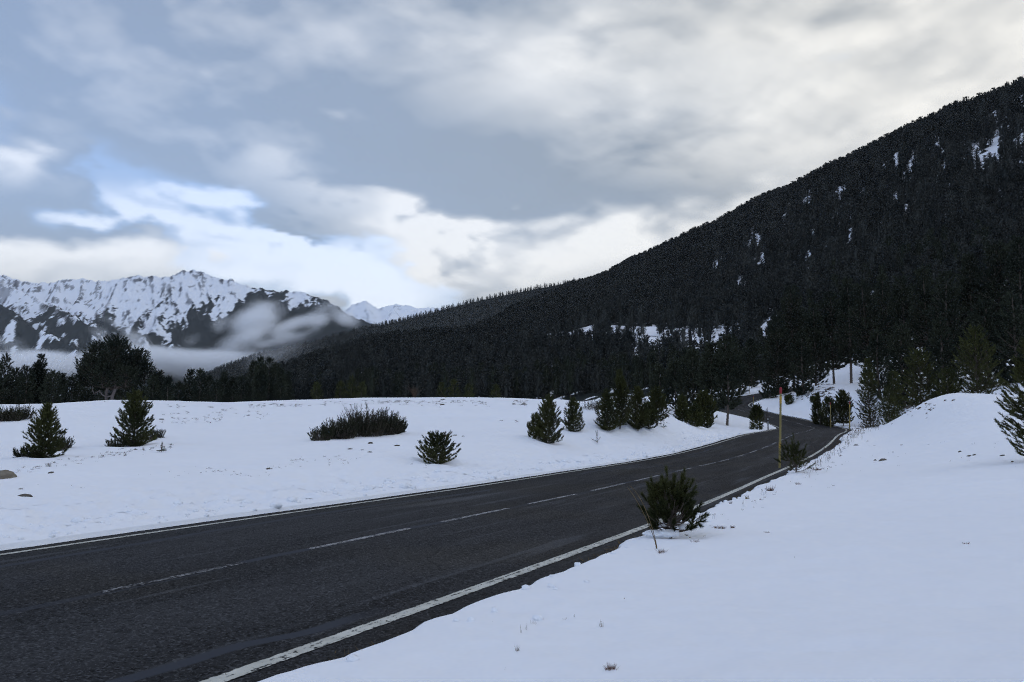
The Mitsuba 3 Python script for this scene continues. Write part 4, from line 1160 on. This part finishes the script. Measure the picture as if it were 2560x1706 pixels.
ss = np.arange(S0 + 109, S0 + 133, .5)
bp = ROAD(ss)
bn = unit(ROAD(ss, 1) * [1, 1, 0])
barrier('crash_barrier', 'grey steel crash barrier round the outside of the far bend', bp - np.stack([bn[:, 1], -bn[:, 0], 0 * ss], 1) * (HW + .95), .75, 4)
un = unit(np.gradient(UPP, axis=0) * [1, 1, 0])
un = np.stack([un[:, 1], -un[:, 0], 0 * un[:, 0]], 1)
barrier('crash_barrier_001', 'long dark crash barrier along the upper road on the wooded hillside', (UPP - un * 2.6)[5:-5], 1.0, 8, .5)
used['crash_barrier'] = 2

# ------------------------------------------------------------------ stones, tufts and stalks
def stone(px, py, wpx, hpx, seed, m='m_stone', sink=.35):
    p = base_at(px, py)
    d = p[1]
    s_ = trimesh.creation.icosphere(2)
    w_, h_ = wpx * d / FOC / 2, hpx * d / FOC
    v = s_.vertices * (1 + .7 * (meshkit.fbm(s_.vertices * 1.1 + seed * 3.7, 3, seed)[:, None] - .5) + .25 * (meshkit.fbm(s_.vertices * 3.5 + seed, 2, seed)[:, None] - .5)) * [w_, w_ * .8, h_]
    return (v + p + [0, 0, -h_ * sink + h_ * .1], s_.faces)


scene['boulder'] = mikit.ply(stone(8, 1196, 58, 19, 3, sink=.1), 'm_granite', smooth=35)
tag('boulder', 'smooth brownish grey boulder sticking out of the snow at the left edge', 'boulder')
STONES = [(62, 1241, 36, 6), (52, 1224, 12, 3), (128, 1183, 16, 4), (670, 1173, 12, 4), (875, 1124, 14, 4), (906, 1126, 10, 2), (926, 1110, 14, 5), (925, 1131, 12, 3), (993, 1116, 14, 4), (1112, 1092, 16, 6), (1137, 1090, 12, 3), (1158, 1092, 8, 2),
          (262, 1004, 5, 2), (372, 1008, 18, 4), (404, 1050, 14, 4), (1108, 1000, 14, 3), (1106, 1013, 12, 4), (1285, 1012, 10, 4), (1310, 1012, 14, 4), (705, 1014, 12, 4)]
for k, (px, py, w_, h_) in enumerate(STONES):
    key = fresh('meadow_stone')
    scene[key] = mikit.ply(stone(px, py, w_, h_, 20 + k), 'm_stone', smooth=35)
    tag(key, 'small dark stone poking through the snow of the left meadow', 'stone', 'small dark stones on the left meadow')
STONES2 = [(2208, 1152, 20, 8), (2188, 1152, 8, 4), (2140, 1114, 14, 4), (2276, 1020, 18, 8), (2300, 1022, 12, 4), (2260, 1029, 6, 4), (2316, 1010, 8, 3), (2400, 1131, 9, 4), (2424, 1142, 10, 4), (2436, 1139, 10, 4), (2506, 1140, 12, 4), (2531, 1156, 8, 4), (2364, 1003, 8, 3), (2385, 1002, 10, 3), (2162, 1057, 9, 4)]
for k, (px, py, w_, h_) in enumerate(STONES2):
    key = fresh('field_stone')
    scene[key] = mikit.ply(stone(px, py, w_, h_, 60 + k), 'm_stone', smooth=35)
    tag(key, 'small dark stone poking through the snow of the right-hand field', 'stone', 'small dark stones on the right-hand field')


def tuft(px, py, hpx, wpx, n, seed, key, label, m='m_dry_grass', category='grass tuft', group=None, depth=None, w=.004, flat=False):
    p = base_at(px, py, depth)
    d = p[1]
    rng = np.random.default_rng(seed)
    r, h = wpx * d / FOC / 2, hpx * d / FOC
    a, q = rng.random(n) * 6.28, np.sqrt(rng.random(n))
    B = p + np.stack([r * q * np.cos(a) * .55, r * q * np.sin(a) * .55, 0 * q - .01], 1)
    D = np.stack([np.cos(a) * q * r * .6 + rng.normal(size=n) * r * .25, np.sin(a) * q * r * .6 + rng.normal(size=n) * r * .25, h * rng.uniform(.35, 1, n)], 1)
    L = np.linalg.norm(D, axis=1)
    scene[key] = mikit.ply(blades(B, unit(D), L, np.maximum(w, .6 * d / 800), rng), m)
    tag(key, label, category, group)


TUFTS = [(1527, 1674, 22, 34, 90, 'red-brown tuft of grass in the snow near the bottom of the picture', 'm_red_grass'), (1505, 1568, 26, 14, 9, 'tuft of three upright dry stems in the foreground snow', 'm_dry_grass'), (1294, 1630, 22, 14, 14, 'leaning pointed tuft of dry stems low in the foreground', 'm_dry_grass'),
         (1304, 1584, 26, 5, 3, 'single dry stem left of the forked pair', 'm_dry_grass'), (1315, 1576, 30, 5, 4, 'taller dry stem right beside another one in the foreground', 'm_dry_grass'), (1333, 1562, 18, 20, 6, 'forked pair of dry stems in the foreground snow', 'm_dry_grass'),
         (1264, 1678, 14, 4, 3, 'lone short dry stem at the bottom of the picture', 'm_dry_grass'), (1413, 1550, 12, 14, 6, 'short bent dry stems in the middle of the foreground snow', 'm_dry_grass'), (1437, 1543, 16, 4, 3, 'thin leaning stem right of the short bent ones', 'm_dry_grass'), (1561, 1498, 10, 6, 4, 'small dark stem above the tuft of three stems', 'm_dry_grass'),
         (1655, 1384, 14, 26, 40, 'bristly grey-brown tuft below the bushy sapling', 'm_red_grass'), (1738, 1356, 9, 24, 60, 'flat brown tuft right below the bushy sapling', 'm_red_grass'), (1800, 1322, 9, 30, 90, 'wide flat brown tuft right of the bushy sapling', 'm_red_grass'), (1832, 1320, 9, 14, 40, 'small brown tuft touching the wide flat one', 'm_red_grass'),
         (1918, 1333, 7, 14, 20, 'faint brown tuft far right of the bushy sapling', 'm_red_grass'), (2415, 1360, 8, 18, 26, 'lone small tuft far out on the right-hand field', 'm_red_grass'), (1925, 1228, 18, 26, 50, 'brown tuft with upright stems on the bank before the near snow pole', 'm_red_grass'), (1996, 1212, 8, 16, 30, 'low brown tuft on the bank right of the near snow pole', 'm_red_grass'),
         (1868, 1248, 14, 14, 18, 'thin stems on the bank between sapling and near snow pole', 'm_dry_grass'), (1826, 1260, 10, 10, 16, 'dark seed heads on the snow bank right of the bushy sapling', 'm_red_grass'), (1986, 1395, 8, 5, 3, 'short oblique stem alone on the smooth snow', 'm_dry_grass'), (2042, 1176, 10, 26, 40, 'brown grass lying at the lip of the bank beside the sparse sapling', 'm_red_grass')]
for k, (px, py, hp, wp, n, lab, m) in enumerate(TUFTS):
    tuft(px, py, hp, wp, n, 800 + k, fresh('grass_tuft'), lab, m)
# the two long pale blades before the sapling
p = base_at(1640, 1372)
d = p[1]
rng = np.random.default_rng(2)
for k, (top, mids) in enumerate((((1569, 1219), (1606, 1278)), ((1574, 1214), (1612, 1270)))):
    key = fresh('long_stalk')
    pts_ = [p + [.01 * k, 0, -.02], at(1633 + 3 * k, 1340, d - .05), at(*mids, d - .12), at(*top, d - .2)]
    cs = CubicSpline(np.arange(4), np.array(pts_))(np.linspace(0, 3, 14))
    scene[key] = mikit.ply(tube(cs, np.linspace(.0055, .003, 14), 5), 'm_dry_grass', smooth=True)
    tag(key, ('left', 'right')[k] + ' one of two long pale grass stalks bending over the road before the bushy sapling', 'grass stalk')


def scatter_stalks(key, label, spots, m, wmul=1.0):
    """Countless thin stems: (px, py, height px) each."""
    rng = np.random.default_rng(len(spots))
    out = []
    for px, py, hp in spots:
        p = base_at(px, py)
        d = p[1]
        h = hp * d / FOC
        k = rng.integers(1, 4)
        for _ in range(k):
            b = p + np.r_[rng.normal(size=2) * .04, -.02]
            top = b + np.array([rng.normal() * .16 * h, rng.normal() * .16 * h, h * rng.uniform(.6, 1)])
            r = max(.0022, .11 * d / 800) * wmul
            out.append(tube([b, (b + top) / 2 + rng.normal(size=3) * .03 * h, top], [r, r * .8, r * .5], 3, False))
            if rng.random() < .6:
                s_ = trimesh.creation.icosphere(0)
                out.append((s_.vertices * [r * 3.2, r * 3.2, r * 5] + top, s_.faces))
    scene[key] = mikit.ply(join(out), m)
    tag(key, label, 'dried weeds', kind='stuff')


rng = np.random.default_rng(41)
sp = []
lip = [(2000, 1186), (2040, 1160), (2075, 1135), (2100, 1110), (2130, 1088), (2160, 1070), (2190, 1062)]
for k in range(120):
    u_ = rng.random() * (len(lip) - 1)
    a, f_ = int(u_), u_ % 1
    x_ = lip[a][0] * (1 - f_) + lip[a + 1][0] * f_
    y_ = lip[a][1] * (1 - f_) + lip[a + 1][1] * f_
    sp.append((x_ + rng.normal() * 10, y_ + abs(rng.normal()) * 9, rng.uniform(8, 26)))
sp += [(2022 + rng.normal() * 4, 1144, 30), (2034, 1140, 26), (1893, 1262, 20), (1790, 1296, 18), (1850, 1262, 16), (1906, 1240, 18), (1940, 1222, 20)]
scatter_stalks('dried_weeds', 'thin dried weed stems along the lip of the right-hand bank', sp, 'm_heather')


def scrub(key, label, spots, m, seed, category='scrub'):
    """Low dark sprigs breaking through the snow crust."""
    rng = np.random.default_rng(seed)
    out = []
    for px, py, wp, hp in spots:
        p = base_at(px, py)
        d = p[1]
        n = int(10 + wp * 1.2)
        r, h = wp * d / FOC / 2, hp * d / FOC
        B = p + np.stack([rng.normal(size=n) * r * .6, rng.normal(size=n) * r * .6, np.full(n, -.015)], 1)
        D = np.stack([rng.normal(size=n) * .7, rng.normal(size=n) * .7, rng.uniform(.15, 1, n)], 1)
        out.append(blades(B, unit(D), h * rng.uniform(.5, 1.4, n), max(.006, .9 * d / 800), rng))
    scene[key] = mikit.ply(join(out), m)
    tag(key, label, category, kind='stuff')


sp = []
for k in range(330):                          # along the crest of the meadow
    x_ = rng.uniform(420, 1330)
    y_ = np.interp(x_, [420, 520, 700, 900, 1330], [1011, 1013, 1008, 1002, 1001]) + abs(rng.normal()) * 6 + .5
    if meshkit.noise(np.array([[x_ / 60, y_ / 9, 0]]), 5)[0] > .42:
        sp.append((x_, y_, rng.uniform(3, 9), rng.uniform(1.0, 2.6)))
for k in range(120):                          # a line of heather running up the left meadow
    f_ = rng.random()
    x_ = 30 + 400 * f_
    sp.append((x_, 1186 - 66 * f_ ** .85 - 4 + rng.normal() * 5, rng.uniform(3, 10), rng.uniform(1.5, 5)))
for k in range(60):
    x_, y_ = rng.uniform(400, 560), rng.uniform(1030, 1060)
    sp.append((x_, y_, rng.uniform(3, 7), 2))
for x_, y_, n in ((420, 1190, 10), (600, 1188, 24), (700, 1170, 14), (830, 1150, 20), (760, 1152, 14), (520, 1175, 10), (160, 1220, 10), (640, 1040, 12), (880, 1145, 10), (1040, 1160, 8), (1300, 1050, 6)):
    for k in range(n):
        sp.append((x_ + rng.normal() * 28, y_ + rng.normal() * 5, rng.uniform(2, 5), rng.uniform(1.5, 4)))
for k in range(90):                           # on the face of the cutting
    x_ = rng.uniform(1640, 1740)
    y_ = np.interp(x_, [1640, 1690, 1740], [1052, 1026, 1052]) + abs(rng.normal()) * 9
    sp.append((x_, y_, rng.uniform(2, 6), rng.uniform(2, 6)))
scrub('heather', 'dark heather sprigs showing through the snow of the left meadow', sp, 'm_heather', 5, 'heather')
sp = []
for k in range(120):
    x_, y_ = rng.uniform(1955, 2090), rng.uniform(962, 1000)
    sp.append((x_, y_, rng.uniform(3, 7), rng.uniform(2, 5)))
for k in range(70):
    x_ = rng.uniform(2120, 2340)
    y_ = np.interp(x_, [2120, 2180, 2250, 2340], [1075, 1046, 1018, 1006]) + abs(rng.normal()) * 14 + 3
    sp.append((x_, y_, rng.uniform(2, 7), rng.uniform(1.5, 4)))
for k in range(50):
    sp.append((rng.uniform(2060, 2560), rng.uniform(1100, 1180), rng.uniform(2, 5), rng.uniform(1, 3)))
for k in range(60):
    x_ = rng.uniform(1700, 2130)
    y_ = np.interp(x_, [1700, 1800, 1950, 2060, 2130], [1345, 1290, 1215, 1170, 1105]) + abs(rng.normal()) * 22
    sp.append((x_, y_, rng.uniform(2, 6), rng.uniform(1.5, 5)))
scrub('bank_scrub', 'dark sprigs showing through the snow of the banks on the right', [q for q in sp if ground_hit(q[0], q[1]) is not None], 'm_heather', 6)

# brown grass hanging out below the snow lip on the right of the road
rng = np.random.default_rng(15)
out = []
for a, b, dens in ((7.6, 11.5, 420), (2.0, 4.5, 120), (14, 22, 240), (26, 40, 240), (44, 66, 300)):
    ss = S0 + rng.uniform(a, b, dens)
    c_, t_ = ROAD(ss), unit(ROAD(ss, 1) * [1, 1, 0])
    n_ = np.stack([t_[:, 1], -t_[:, 0], 0 * ss], 1)
    e_ = edge_right(ss) - np.abs(rng.normal(size=dens)) * .10 + .02
    B = c_ + n_ * e_[:, None] + np.array([0, 0, 1]) * (road_z(e_) - .005)[:, None]
    D = unit(-n_ * rng.uniform(.2, 1, dens)[:, None] + t_ * rng.normal(size=dens)[:, None] * .8 + np.array([0, 0, 1]) * rng.uniform(.1, .6, dens)[:, None])
    out.append(blades(B, D, rng.uniform(.04, .11, dens), .012, rng))
scene['verge_grass'] = mikit.ply(join(out), 'm_dry_grass')
tag('verge_grass', 'flattened brown grass along the asphalt edge under the snow lip', 'grass', kind='stuff')

# crumbs of ploughed snow along the edges
rng = np.random.default_rng(18)
ico = trimesh.creation.icosphere(1)
out = []
for k in range(900):
    side = -1 if rng.random() < .88 else 1
    s_ = S0 + rng.uniform(0.5, 60) ** 1.0
    e_ = (edge_right(s_) if side > 0 else edge_left(s_)) + abs(rng.normal()) * (.9 if side < 0 else .35) + .04
    c_ = ROAD(s_)
    t_ = unit(ROAD(s_, 1) * [1, 1, 0])
    q_ = c_ + np.array([t_[1], -t_[0], 0]) * e_ * side
    if q_[1] < 3:
        continue
    z_ = ground_z(q_[0], q_[1])
    r_ = rng.uniform(.012, .045) * (1 + (rng.random() < .12) * 1.5 * (side < 0))
    v = ico.vertices * r_ * (1 + .5 * (meshkit.noise(ico.vertices * 2 + k, 3)[:, None] - .5)) * [1, 1, .7]
    out.append((v + [q_[0], q_[1], z_ + r_ * .2], ico.faces))
scene['snow_crumbs'] = mikit.ply(join(out), 'm_snow', smooth=True)
tag('snow_crumbs', 'crumbs of ploughed snow along the road edges', 'snow', kind='stuff')
for k, (px, py, w_, h_) in enumerate(((1236, 1532, 18, 11), (1177, 1554, 18, 10), (1513, 1368, 14, 8))):
    key = fresh('snow_lump')
    scene[key] = mikit.ply(stone(px, py, w_, h_, 90 + k, sink=.05), 'm_snow', smooth=50)
    tag(key, ('larger rounded lump of snow at the edge of the bank in the foreground', 'flatter lump of snow just left of the larger one on the bank', 'oblong lump of snow on the brown verge before the bushy sapling')[k], 'snow lump')

# ------------------------------------------------------------------ fog in the valley
def fog(key, label, lo, hi, shape, density, blobs, seed, noise_scale):
    lo, hi = np.array(lo, float), np.array(hi, float)
    nx, ny, nz = shape
    zz, yy, xx = np.meshgrid(*[(np.arange(n) + .5) / n for n in (nz, ny, nx)], indexing='ij')
    W = np.stack([lo[0] + xx * (hi[0] - lo[0]), lo[1] + yy * (hi[1] - lo[1]), lo[2] + zz * (hi[2] - lo[2])], -1)
    wq = W / noise_scale
    n1 = meshkit.fbm(wq * [1, 1, 1.7] + 3, 5, seed) - .5
    warp = np.stack([meshkit.fbm(wq * .8 + 7, 3, seed + 1) - .5, meshkit.fbm(wq * .8 + 17, 3, seed + 2) - .5, meshkit.fbm(wq * .8 + 27, 3, seed + 3) - .5], -1)
    D = np.zeros(W.shape[:3])
    for (px, py, dep, rx, ry, rz, rot, amp) in blobs:
        c = at(px, py, dep)
        q = W + warp * noise_scale * .55 - c
        cs, sn = math.cos(math.radians(rot)), math.sin(math.radians(rot))
        x_, z_ = q[..., 0] * cs + q[..., 2] * sn, -q[..., 0] * sn + q[..., 2] * cs
        D = np.maximum(D, amp * np.exp(-((x_ / rx) ** 2 + (q[..., 1] / ry) ** 2 + (z_ / rz) ** 2)))
    D = np.clip(D * (1 + 3.4 * n1) - .13, 0, None) ** 1.25
    edge = np.minimum.reduce([xx, 1 - xx, yy, 1 - yy, zz, 1 - zz])
    D = D * smooth(.0, .10, edge) * density
    medium = key + '_air'
    scene[medium] = {'type': 'heterogeneous', 'albedo': {'type': 'rgb', 'value': [.985, .992, 1.0]},
                     'sigma_t': {'type': 'gridvolume', 'grid': mi.VolumeGrid(D[..., None].astype(np.float32)), 'to_world': T().translate(lo.tolist()) @ T().scale((hi - lo).tolist())}}
    scene[key] = {'type': 'cube', 'to_world': T().translate(((lo + hi) / 2).tolist()) @ T().scale(((hi - lo) / 2).tolist()), 'bsdf': {'type': 'null'}, 'interior': ref(medium), 'exterior': ref('haze_air')}
    tag(key, label, 'fog', kind='stuff')


fog('fog_bank', 'bank of pale fog lying in the valley with wisps rising up the mountain', (-3900, 3500, 60), (-560, 4800, 900), (230, 40, 110), .030,
    [(-150, 908, 4200, 900, 380, 50, 0, 1.0), (150, 908, 4200, 900, 380, 48, 0, 1.0), (420, 912, 4200, 520, 340, 50, 2, 1.0), (520, 908, 4100, 240, 260, 34, 8, .8),
     (340, 868, 4450, 220, 160, 50, -40, .60), (262, 838, 4550, 110, 130, 45, -42, .42), (30, 862, 4300, 150, 130, 50, -20, .42),
     (650, 800, 4450, 150, 150, 90, 40, .74), (600, 850, 4300, 190, 150, 50, 25, .5), (735, 818, 4400, 190, 130, 40, 22, .60), (800, 785, 4450, 120, 130, 55, 40, .58), (860, 795, 4400, 150, 130, 42, -28, .46), (690, 852, 4200, 220, 130, 36, 14, .42), (560, 800, 4500, 60, 130, 45, 60, .35), (480, 850, 4450, 70, 120, 30, 50, .30)], 101, 210)
fog('fog_wisp', 'thin torn wisp of fog drifting before the middle ridge', (-900, 1750, 60), (-380, 2450, 330), (60, 40, 36), .0022,
    [(690, 895, 2100, 70, 200, 22, 25, .8), (735, 878, 2100, 60, 200, 18, 25, .7), (655, 908, 2100, 45, 200, 22, 40, .7), (620, 918, 2050, 40, 180, 20, 30, .5)], 111, 120)

# ------------------------------------------------------------------ the snow, settled and hollowed round the stems
V = GROUND[0].copy()
for hx, hy, hr, hd in HOLLOWS:
    q = ((V[:, 0] - hx) ** 2 + (V[:, 1] - hy) ** 2) / hr ** 2
    V[:, 2] -= np.where(q < 9, hd * np.exp(-q) - .35 * hd * np.exp(-((np.sqrt(q) - 1.5) / .5) ** 2), 0)
scene['snow_ground'] = mikit.ply((V, SNOW), 'm_snow', smooth=True)
